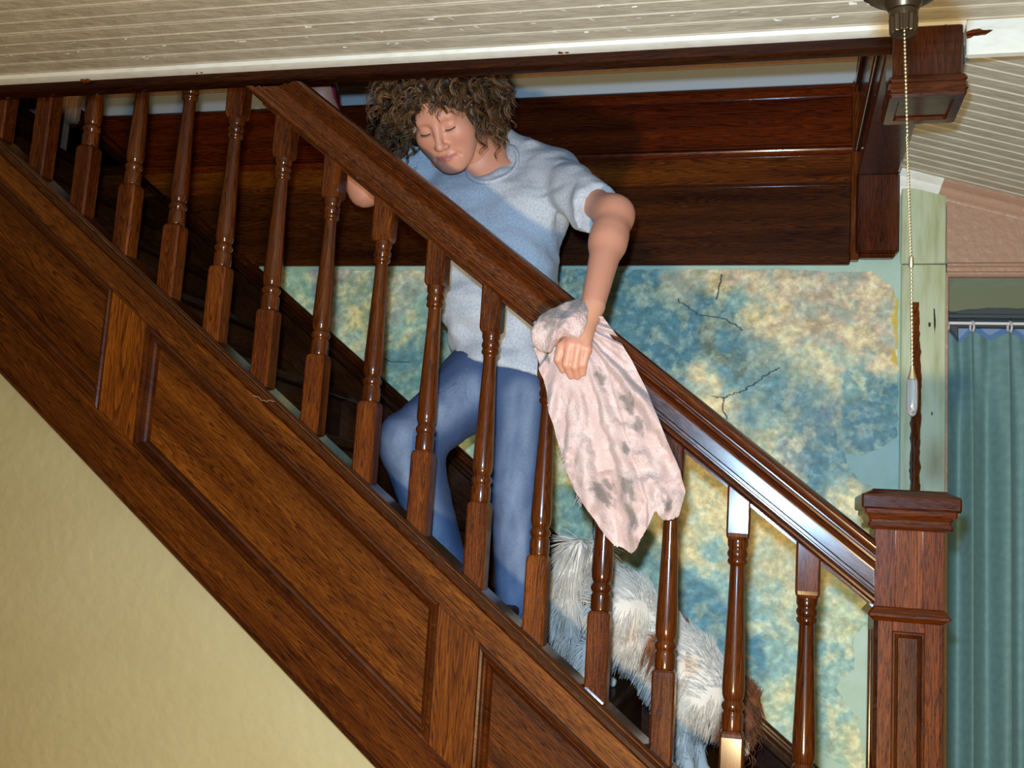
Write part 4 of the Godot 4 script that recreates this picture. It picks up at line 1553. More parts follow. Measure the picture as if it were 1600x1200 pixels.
func fixture() -> void:
	var c := Vector3(1.3790, 1.9130, 1.0000)
	var t := thing("ceiling_fitting", fx(Vector3(c.x, 2.40, c.z)))
	tag(t, "dark bronze bell of a ceiling fitting above the pull chain", "fitting")
	var b := MB.new()
	# ribbed switch cap
	var rows := []
	for q in [[0.0, 0.004], [0.006, 0.0035], [0.0105, 0.0015], [0.0125, 0.0], [0.0132, 0.002], [0.0140, 0.018], [0.0146, 0.019], [0.0150, 0.025], [0.0150, 0.027], [0.0, 0.028]]:
		var row := PackedVector3Array()
		for s in 56:
			var a := TAU * s / 56.0
			var rib: float = 0.0010 * (1.0 if s % 4 < 2 else -1.0) if q[1] > 0.001 and q[1] < 0.0185 and q[0] > 0.013 else 0.0
			row.append(c + Vector3(cos(a) * (q[0] + rib), q[1], sin(a) * (q[0] + rib)))
		rows.append(row)
	b.grid(rows, true)
	b.orient(0, 0)
	obj("ribbed_cap", b, mats["bronze"], t, fx(c))
	b = MB.new()
	b.lathe(pv([0.0, 0.025, 0.0145, 0.026, 0.0185, 0.034, 0.0225, 0.046, 0.026, 0.060, 0.026, 0.075, 0.0, 0.075]), c, 36, Basis(), 30.0)
	obj("bell", b, mats["bronze"], t, fx(c))
	# scalloped canopy
	b = MB.new()
	rows = []
	for q in [[0.014, 0.036], [0.026, 0.040], [0.036, 0.046], [0.043, 0.053], [0.046, 0.060], [0.044, 0.066], [0.030, 0.085], [0.018, 0.12], [0.012, 0.16], [0.010, 0.45], [0.05, 0.47], [0.06, 0.487], [0.0, 0.487]]:
		var row := PackedVector3Array()
		for s in 72:
			var a := TAU * s / 72.0
			var lobe: float = 0.0018 * cos(a * 24.0) if q[1] > 0.05 and q[1] < 0.068 else 0.0
			row.append(c + Vector3(cos(a) * (q[0] + lobe), q[1], sin(a) * (q[0] + lobe)))
		rows.append(row)
	b.grid(rows, true)
	b.orient(0, 0)
	obj("scalloped_canopy", b, mats["bronze"], t, fx(c))
	# the pull chain
	var p := thing("pull_chain", fx(c))
	tag(p, "long beaded brass pull chain ending in a clear fob", "pull chain")
	var pts := [c + Vector3(0.0008, 0.004, 0.002), Vector3(1.3840, 1.8010, 1.0000), Vector3(1.3890, 1.6630, 1.0000), Vector3(1.3910, 1.5490, 1.0000)]
	b = MB.new()
	var bead := MB.new()
	var prof := pv([0.0, -0.00165, 0.0012, -0.0012, 0.00165, 0.0, 0.0012, 0.0012, 0.0, 0.00165])
	for s in [0, 2]:
		var a: Vector3 = pts[s]
		var e: Vector3 = pts[s + 1]
		var k := int(a.distance_to(e) / 0.0042)
		for q in k + 1:
			bead.lathe(prof, a.lerp(e, float(q) / k), 8, Basis(), 80.0)
		b.tube(PackedVector3Array([a, a.lerp(e, 0.5), e]), 0.0005, 0.0005, 5)
	obj("beads", bead, mats["brass"], p, fx(c)).set_meta("kind", "stuff")
	# twisted link length between the two bead chains
	var a1: Vector3 = pts[1]
	var e1: Vector3 = pts[2]
	for s in 2:
		var path := PackedVector3Array()
		for q in 161:
			var f := q / 160.0
			var an := f * TAU * 20.0 + s * PI
			path.append(a1.lerp(e1, f) + Vector3(cos(an), 0, sin(an)) * 0.0011)
		b.tube(path, 0.0006, 0.0006, 5)
	obj("link_chain", b, mats["brass"], p, fx(c))
	b = MB.new()
	b.lathe(pv([0.0, -0.006, 0.0018, -0.006, 0.0026, -0.004, 0.0026, 0.004, 0.0018, 0.006, 0.0, 0.006]), e1, 12)
	obj("connector", b, mats["brass"], p, fx(e1))
	var f0 := Vector3(1.3910, 1.5420, 1.0000)
	b = MB.new()
	b.lathe(pv([0.0, 0.012, 0.0018, 0.012, 0.0022, 0.008, 0.0040, 0.001, 0.0050, -0.002, 0.0, -0.002]), f0, 16)
	obj("fob_cap", b, mats["brass"], p, fx(f0))
	b = MB.new()
	b.lathe(pv([0.0, -0.002, 0.0050, -0.002, 0.0056, -0.006, 0.0058, -0.020, 0.0054, -0.032, 0.0040, -0.0375, 0.0018, -0.0395, 0.0, -0.040]), f0, 12, Basis(), 40.0)
	obj("clear_fob", b, mats["acrylic"], p, fx(f0))


# ---------------------------------------------------------------- the woman
# head axes: x to her left, y to the crown, z out of the face
var head := Transform3D(Basis(Vector3(0.98094, 0.14041, 0.13430), Vector3(-0.19430, 0.71351, 0.67317), Vector3(-0.00130, -0.68643, 0.72719)), Vector3(0.4462, 2.3651, -0.2000))


func skin_colour(p: Vector3) -> Color:
	return lin("#c68a72")


func face_colour(p: Vector3) -> Color:
	var c := lin("#cc8f77")
	var lip := Vector2(p.x / 0.028, (p.y + 0.0765 - absf(p.x) * 0.05) / 0.0088).length()
	if p.z > 0.06:
		c = c.lerp(lin("#a1575a"), 0.85 * (1.0 - smoothstep(0.75, 1.1, lip)))
	for s in [-1.0, 1.0]:
		var cheek := (p - Vector3(s * 0.042, -0.036, 0.072)).length() / 0.030
		c = c.lerp(lin("#bd7766"), 0.5 * (1.0 - smoothstep(0.3, 1.0, cheek)))
	return c


func person() -> void:
	var foot := Vector3(0.62, 0.995, -0.35)
	var t := thing("person", fx(foot))
	tag(t, "curly-haired woman in pale blue grey t-shirt and jeans bending over the rail", "person")
	var ls := Vector3(0.6980, 2.2580, -0.3600)
	var le := Vector3(0.8910, 2.0820, -0.1350)
	var lw := Vector3(0.8850, 1.8300, 0.0450)
	var rs := Vector3(0.3260, 2.2990, -0.3600)
	var re := Vector3(0.1990, 2.2140, -0.3100)
	var rw := Vector3(0.1270, 2.3890, -0.2150)
	var neck := Vector3(0.4930, 2.3000, -0.3750)
	var chest := Vector3(0.5220, 2.1690, -0.3850)
	var waist := Vector3(0.5560, 1.9170, -0.3650)
	var pelvis := Vector3(0.5810, 1.7190, -0.3600)
	# one continuous body; what the clothes hide is kept slim
	var b := MB.new()
	var f := Field.new(Vector3(-0.08, 0.96, -0.60), Vector3(1.02, 2.50, 0.10), 0.011)
	f.cap(neck, chest, 0.064, 0.080, 0.03)
	f.cap(chest, waist, 0.080, 0.075, 0.04)
	f.cap(waist, pelvis, 0.075, 0.080, 0.04)
	f.cap(ls, rs, 0.036, 0.036, 0.04)
	f.cap(Vector3(0.4700, 2.2730, -0.3750), Vector3(0.5330, 2.2750, -0.3750), 0.050, 0.048, 0.04)
	f.cap(neck, head * Vector3(0, -0.03, -0.035), 0.052, 0.050, 0.03)
	f.ell(Vector3(0.4970, 2.3110, -0.3520), Vector3(0.070, 0.066, 0.046), 0.02)
	f.cap(ls, le, 0.040, 0.033, 0.02)
	f.cap(rs, re, 0.042, 0.039, 0.03)
	f.cap(re, rw, 0.040, 0.026, 0.02)
	f.ell(re.lerp(rw, 0.25), Vector3(0.042, 0.042, 0.042), 0.03)
	f.cap(Vector3(0.6400, 1.6720, -0.3600), Vector3(0.6540, 1.4340, -0.3400), 0.06, 0.05, 0.03)
	f.cap(Vector3(0.6540, 1.4340, -0.3400), Vector3(0.665, 1.06, -0.37), 0.05, 0.038, 0.02)
	f.cap(Vector3(0.5240, 1.6770, -0.3600), Vector3(0.4030, 1.5520, -0.2400), 0.06, 0.052, 0.03)
	f.cap(Vector3(0.4030, 1.5520, -0.2400), Vector3(0.462, 1.25, -0.34), 0.052, 0.038, 0.02)
	f.mesh(b, Transform3D(), skin_colour)
	# left arm below the sleeve on a finer grid
	f = Field.new(Vector3(0.7810, 1.7000, -0.2000) + Vector3(-0.16, 0.08, -0.05), Vector3(0.9920, 2.1140, 0.1200) + Vector3(0.06, 0.02, 0.0), 0.0065)
	f.cap(ls.lerp(le, 0.35), le, 0.041, 0.034, 0.03)
	f.cap(le, le.lerp(lw, 0.32), 0.034, 0.037, 0.055)
	f.cap(le.lerp(lw, 0.26), lw, 0.037, 0.0255, 0.03)
	f.mesh(b, Transform3D(), skin_colour)
	left_hand(b, lw)
	right_hand(b, rw, re)
	face(b)
	obj("body", b, mats["skin"], t, fx(foot), true)
	eyes(t)
	hair(t)
	shirt(t)
	jeans(t)
	shoes(t)


func left_hand(b: MB, lw: Vector3) -> void:
	var f := Field.new(Vector3(0.7800, 1.6530, 0.0200) - Vector3(0, 0, 0.02), Vector3(0.9500, 1.8380, 0.1400), 0.003)
	var palm := Vector3(0.8660, 1.7640, 0.0750)
	f.cap(lw, palm, 0.0265, 0.026, 0.02)
	# back of the hand as fanned metacarpals
	var mcp := [Vector3(0.8350, 1.7350, 0.0940), Vector3(0.8530, 1.7380, 0.1000), Vector3(0.8700, 1.7360, 0.0990), Vector3(0.8870, 1.7300, 0.0940)]
	var pip := [Vector3(0.8280, 1.7090, 0.0920), Vector3(0.8470, 1.6980, 0.0970), Vector3(0.8640, 1.6940, 0.0950), Vector3(0.8800, 1.7000, 0.0890)]
	var tip := [Vector3(0.8350, 1.6900, 0.0720), Vector3(0.8530, 1.6780, 0.0730), Vector3(0.8660, 1.6770, 0.0720), Vector3(0.8770, 1.6840, 0.0700)]
	for k in 4:
		f.cap(palm.lerp(lw, 0.25) + (mcp[k] - palm) * 0.25, mcp[k], 0.0155, 0.0100, 0.012)
	for k in 4:
		var r: float = [0.0088, 0.0092, 0.0088, 0.0078][k]
		f.cap(mcp[k], pip[k], r + 0.0008, r, 0.0035)
		f.cap(pip[k], tip[k], r, r * 0.85, 0.003)
	# thumb, tucked under the flap of cloth
	f.cap(Vector3(0.8680, 1.7780, 0.0720), Vector3(0.8360, 1.7600, 0.0800), 0.0135, 0.0105, 0.01)
	f.cap(Vector3(0.8360, 1.7600, 0.0800), Vector3(0.8090, 1.7430, 0.0740), 0.0105, 0.0085, 0.004)
	f.mesh(b, Transform3D(), func(p: Vector3) -> Color:
		var c := lin("#c58d72")
		for k in 4:
			var d: float = p.distance_to(mcp[k])
			c = c.lerp(lin("#b97a64"), 0.45 * (1.0 - smoothstep(0.006, 0.016, d)))
		return c)


func right_hand(b: MB, rw: Vector3, re: Vector3) -> void:
	# closed round the top of the container, behind the rail and header
	var f := Field.new(rw - Vector3(0.12, 0.08, 0.12), rw + Vector3(0.12, 0.20, 0.12), 0.0042)
	var dir := (rw - re).normalized()
	var palm := rw + dir * 0.055
	f.cap(rw, palm, 0.026, 0.028, 0.02)
	var side := dir.cross(Vector3.BACK).normalized()
	for k in 4:
		var o := side * (-0.030 + 0.020 * k)
		var a := palm + o + dir * 0.035
		f.cap(palm + o * 0.5, a, 0.014, 0.010, 0.012)
		var c := a + dir * 0.020 + Vector3(0, 0, 0.030)
		f.cap(a, c, 0.0095, 0.0088, 0.004)
		f.cap(c, c + Vector3(0, -0.004, 0.022) - dir * 0.016, 0.0088, 0.0075, 0.003)
	f.cap(palm - side * 0.02, palm - side * 0.045 + Vector3(0, 0, 0.03), 0.013, 0.010, 0.01)
	f.mesh(b, Transform3D(), skin_colour)


func face(b: MB) -> void:
	var f := Field.new(Vector3(-0.098, -0.150, -0.130), Vector3(0.098, 0.145, 0.132), 0.0036)
	f.ell(Vector3(0, 0.040, -0.015), Vector3(0.075, 0.088, 0.098), 0.02)
	f.ell(Vector3(0, -0.025, 0.026), Vector3(0.062, 0.080, 0.062), 0.03)
	for s in [-1.0, 1.0]:
		f.cap(Vector3(s * 0.054, -0.055, 0.004), Vector3(s * 0.012, -0.102, 0.060), 0.020, 0.018, 0.025)
		f.ell(Vector3(s * 0.040, -0.032, 0.054), Vector3(0.025, 0.024, 0.024), 0.03)
		f.cap(Vector3(s * 0.040, -0.035, 0.040), Vector3(s * 0.024, -0.086, 0.048), 0.027, 0.024, 0.03)
	f.ell(Vector3(0, -0.103, 0.064), Vector3(0.023, 0.016, 0.018), 0.022)
	f.cap(Vector3(-0.036, 0.020, 0.072), Vector3(0.036, 0.020, 0.072), 0.013, 0.013, 0.02)
	for s in [-1.0, 1.0]:
		f.ell(Vector3(s * 0.031, -0.001, 0.096), Vector3(0.019, 0.013, 0.018), 0.012, Basis(), true)
		f.ell(Vector3(s * 0.031, -0.002, 0.0735), Vector3(0.0160, 0.0118, 0.0118), 0.006)
	# nose
	f.cap(Vector3(0, 0.012, 0.080), Vector3(0, -0.038, 0.103), 0.0065, 0.0100, 0.012)
	f.ell(Vector3(0, -0.043, 0.104), Vector3(0.0105, 0.0095, 0.0105), 0.006)
	for s in [-1.0, 1.0]:
		f.ell(Vector3(s * 0.0125, -0.047, 0.093), Vector3(0.0082, 0.0075, 0.0100), 0.006)
		f.ell(Vector3(s * 0.0062, -0.0545, 0.099), Vector3(0.0036, 0.003, 0.005), 0.002, Basis(), true)
	# mouth
	f.ell(Vector3(0, -0.077, 0.070), Vector3(0.036, 0.021, 0.017), 0.016)
	for s in [-1.0, 1.0]:
		f.cap(Vector3(s * 0.028, -0.0746, 0.0770), Vector3(s * 0.005, -0.0714, 0.0895), 0.0030, 0.0044, 0.005)
		f.cap(Vector3(s * 0.025, -0.0775, 0.0785), Vector3(0, -0.0820, 0.0885), 0.0030, 0.0054, 0.005)
		f.cap(Vector3(s * 0.028, -0.0752, 0.0830), Vector3(0, -0.0764, 0.0975), 0.0021, 0.0021, 0.0025, true)
		f.cap(Vector3(s * 0.016, -0.052, 0.094), Vector3(s * 0.034, -0.080, 0.078), 0.0022, 0.0022, 0.007, true)
		# ear
		f.ell(Vector3(s * 0.076, -0.004, -0.012), Vector3(0.009, 0.030, 0.017), 0.006)
	f.cap(Vector3(0, -0.050, -0.030), head.affine_inverse() * Vector3(0.4930, 2.3050, -0.3500), 0.050, 0.052, 0.02)
	f.mesh(b, head, face_colour)


func eyes(t: Node3D) -> void:
	var m := plain("#2a1a12", 0.6)
	for s in [-1.0, 1.0]:
		# lashes along the lowered lid
		var b := MB.new()
		var path := PackedVector3Array()
		for q in 9:
			var f := q / 8.0
			var x: float = s * 0.031 + lerpf(-0.0155, 0.0155, f)
			path.append(head * Vector3(x, -0.0085 - 0.0025 * sin(f * PI), 0.0800 + 0.0062 * sin(f * PI)))
		b.tube(path, 0.0012, 0.0012, 6, true)
		for q in 16:
			var f := (q + 0.5) / 16.0
			var p := Vector3(s * 0.031 + lerpf(-0.015, 0.015, f), -0.0090 - 0.0025 * sin(f * PI), 0.0803 + 0.0062 * sin(f * PI))
			b.tube(PackedVector3Array([head * p, head * (p + Vector3((f - 0.5) * 0.004, -0.0022, 0.0035)), head * (p + Vector3((f - 0.5) * 0.007, -0.0028, 0.0068))]), 0.0005, 0.0002, 4)
		obj("eyelashes", b, m, t, fx(head.origin))
		b = MB.new()
		for q in 34:
			var f := q / 33.0
			var x: float = s * lerpf(0.014, 0.047, f)
			var y := 0.0205 + 0.006 * sin(f * 2.2) + rng.randf_range(-0.002, 0.002)
			var z := 0.0862 - 0.010 * f * f
			b.tube(PackedVector3Array([head * Vector3(x, y, z), head * Vector3(x + s * 0.004, y + 0.0018, z + 0.0008), head * Vector3(x + s * 0.008, y + 0.0012, z - 0.001)]), 0.0006, 0.0003, 4)
		obj("eyebrow", b, m, t, fx(head.origin))


func hair(t: Node3D) -> void:
	var b := MB.new()
	# a soft mass on the scalp
	var f := Field.new(Vector3(-0.125, -0.120, -0.150), Vector3(0.125, 0.160, 0.125), 0.0055)
	f.ell(Vector3(0, 0.045, -0.022), Vector3(0.092, 0.098, 0.108), 0.02)
	f.ell(Vector3(0, -0.020, -0.055), Vector3(0.088, 0.080, 0.070), 0.03)
	for s in [-1.0, 1.0]:
		f.ell(Vector3(s * 0.082, 0.000, 0.008), Vector3(0.022, 0.060, 0.040), 0.02)
	f.ell(Vector3(0, -0.045, 0.085), Vector3(0.064, 0.098, 0.085), 0.02, Basis(), true)
	var nf := noise(38.0, 3, 61)
	f.ripple(func(p: Vector3) -> float: return nf.get_noise_3d(p.x, p.y, p.z) * 0.012)
	f.mesh(b, head, func(p: Vector3) -> Color: return lin("#2a1d15").lerp(lin("#3d2c20"), 0.5 + nf.get_noise_3d(p.x * 3.0, p.y * 3.0, p.z * 3.0)))
	# curls
	var down := (head.basis.inverse() * Vector3.DOWN).normalized()
	var tones := [lin("#37230f"), lin("#452d18"), lin("#523720"), lin("#634529"), lin("#745436")]
	var made := 0
	while made < 420:
		var dir := Vector3(rng.randfn(), rng.randfn(), rng.randfn()).normalized()
		if dir.y < -0.55:
			continue
		# no roots on the face
		var root := Vector3(0, 0.035, -0.018) + dir * Vector3(0.088, 0.094, 0.104)
		var front := root.z > 0.035
		if front and root.y < 0.052:
			continue
		if root.y < -0.02 and root.z > 0.0:
			continue
		made += 1
		var len := rng.randf_range(0.085, 0.150)
		if front:
			len = rng.randf_range(0.055, 0.10)
		var n := 20
		var rad := rng.randf_range(0.004, 0.0105)
		var turns := len / rng.randf_range(0.036, 0.066)
		var ph := rng.randf() * TAU
		var p := root
		var d := (dir + Vector3(0, 0.1, 0)).normalized()
		if front:
			d = (d + Vector3(signf(root.x + rng.randf_range(-0.02, 0.02)) * 0.9, 0.0, 0.2)).normalized()
		var spine := PackedVector3Array()
		var off := PackedVector3Array()
		var col: Color = tones[rng.randi() % 5].lerp(tones[rng.randi() % 5], 0.5)
		for i in n:
			var g := i / float(n - 1)
			d = (d + down * 0.16 * (0.4 + g) + Vector3(rng.randf_range(-1, 1), rng.randf_range(-1, 1), rng.randf_range(-1, 1)) * 0.05).normalized()
			p += d * len / n
			# stay outside the skull and off the face
			var e := (p - Vector3(0, 0.038, -0.018)) / Vector3(0.088, 0.094, 0.106)
			if e.length() < 1.0:
				p = Vector3(0, 0.038, -0.018) + e.normalized() * Vector3(0.088, 0.094, 0.106)
			if p.z > 0.02 and p.y < 0.036 and absf(p.x) < 0.070:
				if front and p.y < 0.014 and absf(p.x) < 0.05:
					break
				p.x = move_toward(p.x, signf(p.x) * 0.076, 0.012)
			var s1 := d.cross(Vector3(0.3, 0.2, 0.9)).normalized()
			var s2 := d.cross(s1)
			var an := ph + g * turns * TAU
			var grow := rad * smoothstep(0.0, 0.35, g)
			spine.append(p + (s1 * cos(an) + s2 * sin(an)) * grow)
			off.append(s1)
		if spine.size() < 5:
			continue
		for k in 5:
			var path := PackedVector3Array()
			var jit := Vector3(rng.randfn(), rng.randfn(), rng.randfn()) * 0.0021
			var stray := Vector3(rng.randfn(), rng.randfn(), rng.randfn()) * (0.0035 if k > 2 else 0.0012)
			for i in spine.size():
				path.append(head * (spine[i] + jit + stray * (i / float(spine.size()))))
			var v0 := b.v.size()
			var th := rng.randf_range(0.0012, 0.0024) if k < 3 else rng.randf_range(0.0006, 0.0010)
			b.tube(path, th, th * 0.35, 4)
			var tint := col * rng.randf_range(0.75, 1.25)
			for i in range(v0, b.v.size()):
				b.c[i] = tint
	# loose wisps over the forehead
	for q in 34:
		var x0 := rng.randf_range(-0.058, 0.060)
		var l := rng.randf_range(0.035, 0.072)
		var drift := rng.randf_range(-0.022, 0.022)
		var ph := rng.randf() * TAU
		var path := PackedVector3Array()
		for i in 18:
			var g := i / 17.0
			var y := 0.088 - l * g
			var x := clampf(x0 + drift * g + sin(ph + g * 7.0) * 0.008 * g, -0.064, 0.064)
			var r := 1.0 - pow(x / 0.075, 2.0) - pow((y - 0.04) / 0.088, 2.0)
			path.append(head * Vector3(x, y, -0.015 + 0.098 * sqrt(maxf(r, 0.05)) + 0.008 + 0.006 * sin(ph + g * 5.0)))
		var v0 := b.v.size()
		var th := rng.randf_range(0.0007, 0.0016)
		b.tube(path, th, th * 0.4, 4)
		var tint: Color = tones[rng.randi() % 4]
		for i in range(v0, b.v.size()):
			b.c[i] = tint
	var o := obj("hair", b, mats["hair"], t, fx(head.origin), true)
	o.set_meta("kind", "stuff")


func shirt(t: Node3D) -> void:
	var f := Field.new(Vector3(0.16, 1.66, -0.56), Vector3(0.98, 2.46, -0.02), 0.0085)
	f.cap(Vector3(0.4270, 2.2000, -0.3850), Vector3(0.6430, 2.1930, -0.3750), 0.098, 0.102, 0.05)
	f.cap(Vector3(0.4970, 2.3940, -0.4200), Vector3(0.6900, 2.2690, -0.3700), 0.042, 0.056, 0.05)
	f.cap(Vector3(0.4440, 2.3830, -0.4200), Vector3(0.3230, 2.2960, -0.3700), 0.042, 0.054, 0.05)
	f.cap(Vector3(0.4820, 2.0620, -0.3700), Vector3(0.6020, 2.0530, -0.3700), 0.108, 0.110, 0.06)
	f.cap(Vector3(0.5330, 1.9170, -0.3650), Vector3(0.6170, 1.9180, -0.3650), 0.112, 0.112, 0.06)
	f.cap(Vector3(0.5600, 1.7190, -0.3650), Vector3(0.6230, 1.7210, -0.3650), 0.126, 0.124, 0.06)
	# sleeves
	f.cap(Vector3(0.6960, 2.2600, -0.3650), Vector3(0.8630, 2.0940, -0.1700), 0.058, 0.064, 0.04)
	f.cap(Vector3(0.3240, 2.2940, -0.3650), Vector3(0.2430, 2.2380, -0.3300), 0.054, 0.056, 0.04)
	f.cut_near(Vector3(0.8300, 2.1220, -0.1900), (Vector3(0.8910, 2.0820, -0.1350) - Vector3(0.6980, 2.2580, -0.3600)).normalized() + Vector3(0.15, 0.05, 0.0), 0.105)
	f.cut_near(Vector3(0.2550, 2.2430, -0.3300), Vector3(-1, 0.1, 0.1), 0.10)
	# neck opening and hem
	f.cap(Vector3(0.4620, 2.3910, -0.4600), Vector3(0.5630, 2.2460, -0.1400), 0.065, 0.071, 0.008, true)
	f.cut(Vector3(0.5930, 1.7450, -0.2600), Vector3(-0.16, -1.0, -0.05))
	var wr := noise(7.0, 3, 71)
	var fo := noise(3.2, 2, 72)
	f.ripple(func(p: Vector3) -> float:
		var low := smoothstep(2.06, 1.82, p.y)
		var r := wr.get_noise_3d(p.x * 0.7, p.y * 1.5, p.z) * 0.015
		# pulls that run from the raised arm down across the front
		var u := (p.x - 0.80) * 0.80 + (p.y - 2.20) * 0.60
		r += sin(u * 62.0 + fo.get_noise_3d(p.x, p.y, p.z) * 5.0) * 0.0050 * smoothstep(0.30, 0.75, p.x)
		r += sin(p.y * 105.0 + p.x * 22.0 + fo.get_noise_3d(p.x, p.y, p.z) * 6.0) * 0.0035 * low
		return r)
	var b := MB.new()
	f.mesh(b)
	var o := obj("t_shirt", b, mats["shirt"], t, fx(Vector3(0.55, 2.0, -0.35)))
	# ribbed neckband
	b = MB.new()
	var c := Vector3(0.5380, 2.2860, -0.2200)
	var path := PackedVector3Array()
	for q in 33:
		var a := TAU * q / 32.0
		var p := c + Vector3(cos(a) * 0.0668, sin(a) * 0.0668, 0)
		path.append(p)
	var fit := PackedVector3Array()
	for p in path:
		# drop the band onto the shirt along z
		var z := -0.06
		while z > -0.5:
			var g := (Vector3(p.x + (p.x - c.x) * 0.06, p.y + (p.y - c.y) * 0.06, z) - f.o) / f.h
			var i := (int(g.z) * f.ny + int(g.y)) * f.nx + int(g.x)
			if f.d[i] < 0.0:
				break
			z -= f.h * 0.5
		fit.append(Vector3(p.x, p.y, z - 0.001))
	for r in 3:
		var soft := fit.duplicate()
		for q in 33:
			soft[q].z = (fit[(q + 31) % 32].z + fit[q].z * 2.0 + fit[(q + 1) % 32].z) / 4.0
		fit = soft
	fit[32] = fit[0]
	b.tube(fit, 0.0055, 0.0055, 8)
	obj("neckband", b, mats["shirt"], o, fx(c))


func jeans(t: Node3D) -> void:
	var f := Field.new(Vector3(0.20, 0.98, -0.58), Vector3(0.86, 1.90, -0.06), 0.0085)
	f.cap(Vector3(0.5440, 1.7520, -0.3650), Vector3(0.6240, 1.7530, -0.3650), 0.088, 0.088, 0.05)
	f.cap(Vector3(0.5340, 1.7020, -0.3650), Vector3(0.6410, 1.7020, -0.3650), 0.096, 0.093, 0.05)
	var k1 := Vector3(0.4080, 1.5510, -0.2250)
	var a1 := Vector3(0.4820, 1.2620, -0.3350)
	f.cap(Vector3(0.5170, 1.7000, -0.3550), k1, 0.092, 0.071, 0.03)
	f.cap(k1, a1, 0.070, 0.056, 0.03)
	f.cap(a1, Vector3(0.455, 1.215, -0.34), 0.056, 0.062, 0.02)
	var k2 := Vector3(0.6570, 1.4500, -0.3350)
	var a2 := Vector3(0.6820, 1.1140, -0.3600)
	f.cap(Vector3(0.6420, 1.7050, -0.3650), k2, 0.090, 0.065, 0.03)
	f.cap(k2, a2, 0.064, 0.062, 0.03)
	f.cap(a2, Vector3(0.67, 1.03, -0.365), 0.062, 0.068, 0.02)
	f.cut(Vector3(0.5, 1.80, -0.36), Vector3(0, 1, 0))
	var wr := noise(9.0, 3, 81)
	f.ripple(func(p: Vector3) -> float:
		var r := wr.get_noise_3d(p.x, p.y, p.z) * 0.006
		for q in [[k1, 0.13], [k2, 0.15], [Vector3(0.5190, 1.6520, -0.3600), 0.11]]:
			var c: Vector3 = q[0]
			var reach: float = q[1]
			r += sin((p.y - c.y) * 120.0 + (p.x - c.x) * 50.0) * 0.0035 * (1.0 - smoothstep(0.0, reach, p.distance_to(c)))
		return r)
	var worn := noise(10.0, 3, 82)
	var b := MB.new()
	f.mesh(b, Transform3D(), func(p: Vector3) -> Color:
		# dye worn off thighs, knees and shins in streaks
		var c := lin("#3b5177")
		var w := 0.0
		for s in [[Vector3(0.5420, 1.6890, -0.2700), k1 + Vector3(0, 0, 0.06)], [k1 + Vector3(0, 0, 0.06), a1 + Vector3(0.0, 0, 0.05)], [Vector3(0.6670, 1.6770, -0.2700), k2 + Vector3(0, 0, 0.06)], [k2 + Vector3(0, 0, 0.06), k2.lerp(a2, 0.7) + Vector3(0, 0, 0.05)]]:
			var a: Vector3 = s[0]
			var e: Vector3 = s[1]
			var u := clampf((p - a).dot(e - a) / (e - a).length_squared(), 0.0, 1.0)
			w = maxf(w, 1.0 - smoothstep(0.015, 0.062, p.distance_to(a.lerp(e, u))))
		w *= 0.72 + 0.5 * worn.get_noise_3d(p.x * 3.0, p.y * 0.7, p.z * 3.0)
		return c.lerp(lin("#7f8fa8"), clampf(w, 0.0, 1.0)))
	var o := obj("jeans", b, mats["denim"], t, fx(Vector3(0.55, 1.5, -0.35)), true)
	# pocket and fly seams
	b = MB.new()
	var seam := func(pts: Array) -> void:
		var fit := PackedVector3Array()
		for i in pts.size() - 1:
			for q in 8:
				var p: Vector3 = pts[i].lerp(pts[i + 1], q / 8.0)
				var z := -0.10
				while z > -0.5:
					var g := (Vector3(p.x, p.y, z) - f.o) / f.h
					if f.d[(int(g.z) * f.ny + int(g.y)) * f.nx + int(g.x)] < 0.0:
						break
					z -= f.h * 0.5
				fit.append(Vector3(p.x, p.y, z + 0.001))
		b.tube(fit, 0.0009, 0.0009, 5)
	seam.call([Vector3(0.5170, 1.7210, -0.2600), Vector3(0.5030, 1.6920, -0.2600), Vector3(0.4690, 1.6630, -0.2600)])
	seam.call([Vector3(0.5290, 1.7420, -0.2600), Vector3(0.5280, 1.7030, -0.2600), Vector3(0.5460, 1.6400, -0.2600)])
	obj("pocket_seams", b, plain("#6c7c96", 0.8), o, fx(Vector3(0.5, 1.7, -0.26)))


func shoes(t: Node3D) -> void:
	for s in [[Vector3(0.665, 0.995, -0.36), Vector3(0.12, 0, 0.12)], [Vector3(0.462, 1.185, -0.34), Vector3(0.11, 0, 0.13)]]:
		var a: Vector3 = s[0]
		var d: Vector3 = s[1]
		var f := Field.new(a - Vector3(0.10, 0.01, 0.10), a + Vector3(0.24, 0.12, 0.26), 0.007)
		f.cap(a + Vector3(-0.02, 0.036, -0.03), a + d * 0.9 + Vector3(0, 0.030, 0), 0.036, 0.034, 0.03)
		f.ell(a + Vector3(0, 0.055, 0), Vector3(0.038, 0.05, 0.040), 0.03)
		f.cut(a + Vector3(0, 0.001, 0), Vector3.DOWN)
		var b := MB.new()
		f.mesh(b)
		obj("shoe", b, mats["dark"], t, fx(a))


# ---------------------------------------------------------------- the cloth in her hand
func along(line: PackedVector2Array, f: float) -> Vector2:
	var total := 0.0
	for i in line.size() - 1:
		total += line[i].distance_to(line[i + 1])
	var want := f * total
	for i in line.size() - 1:
		var l := line[i].distance_to(line[i + 1])
		if want <= l or i == line.size() - 2:
			return line[i].lerp(line[i + 1], clampf(want / l, 0.0, 1.0))
		want -= l
	return line[line.size() - 1]


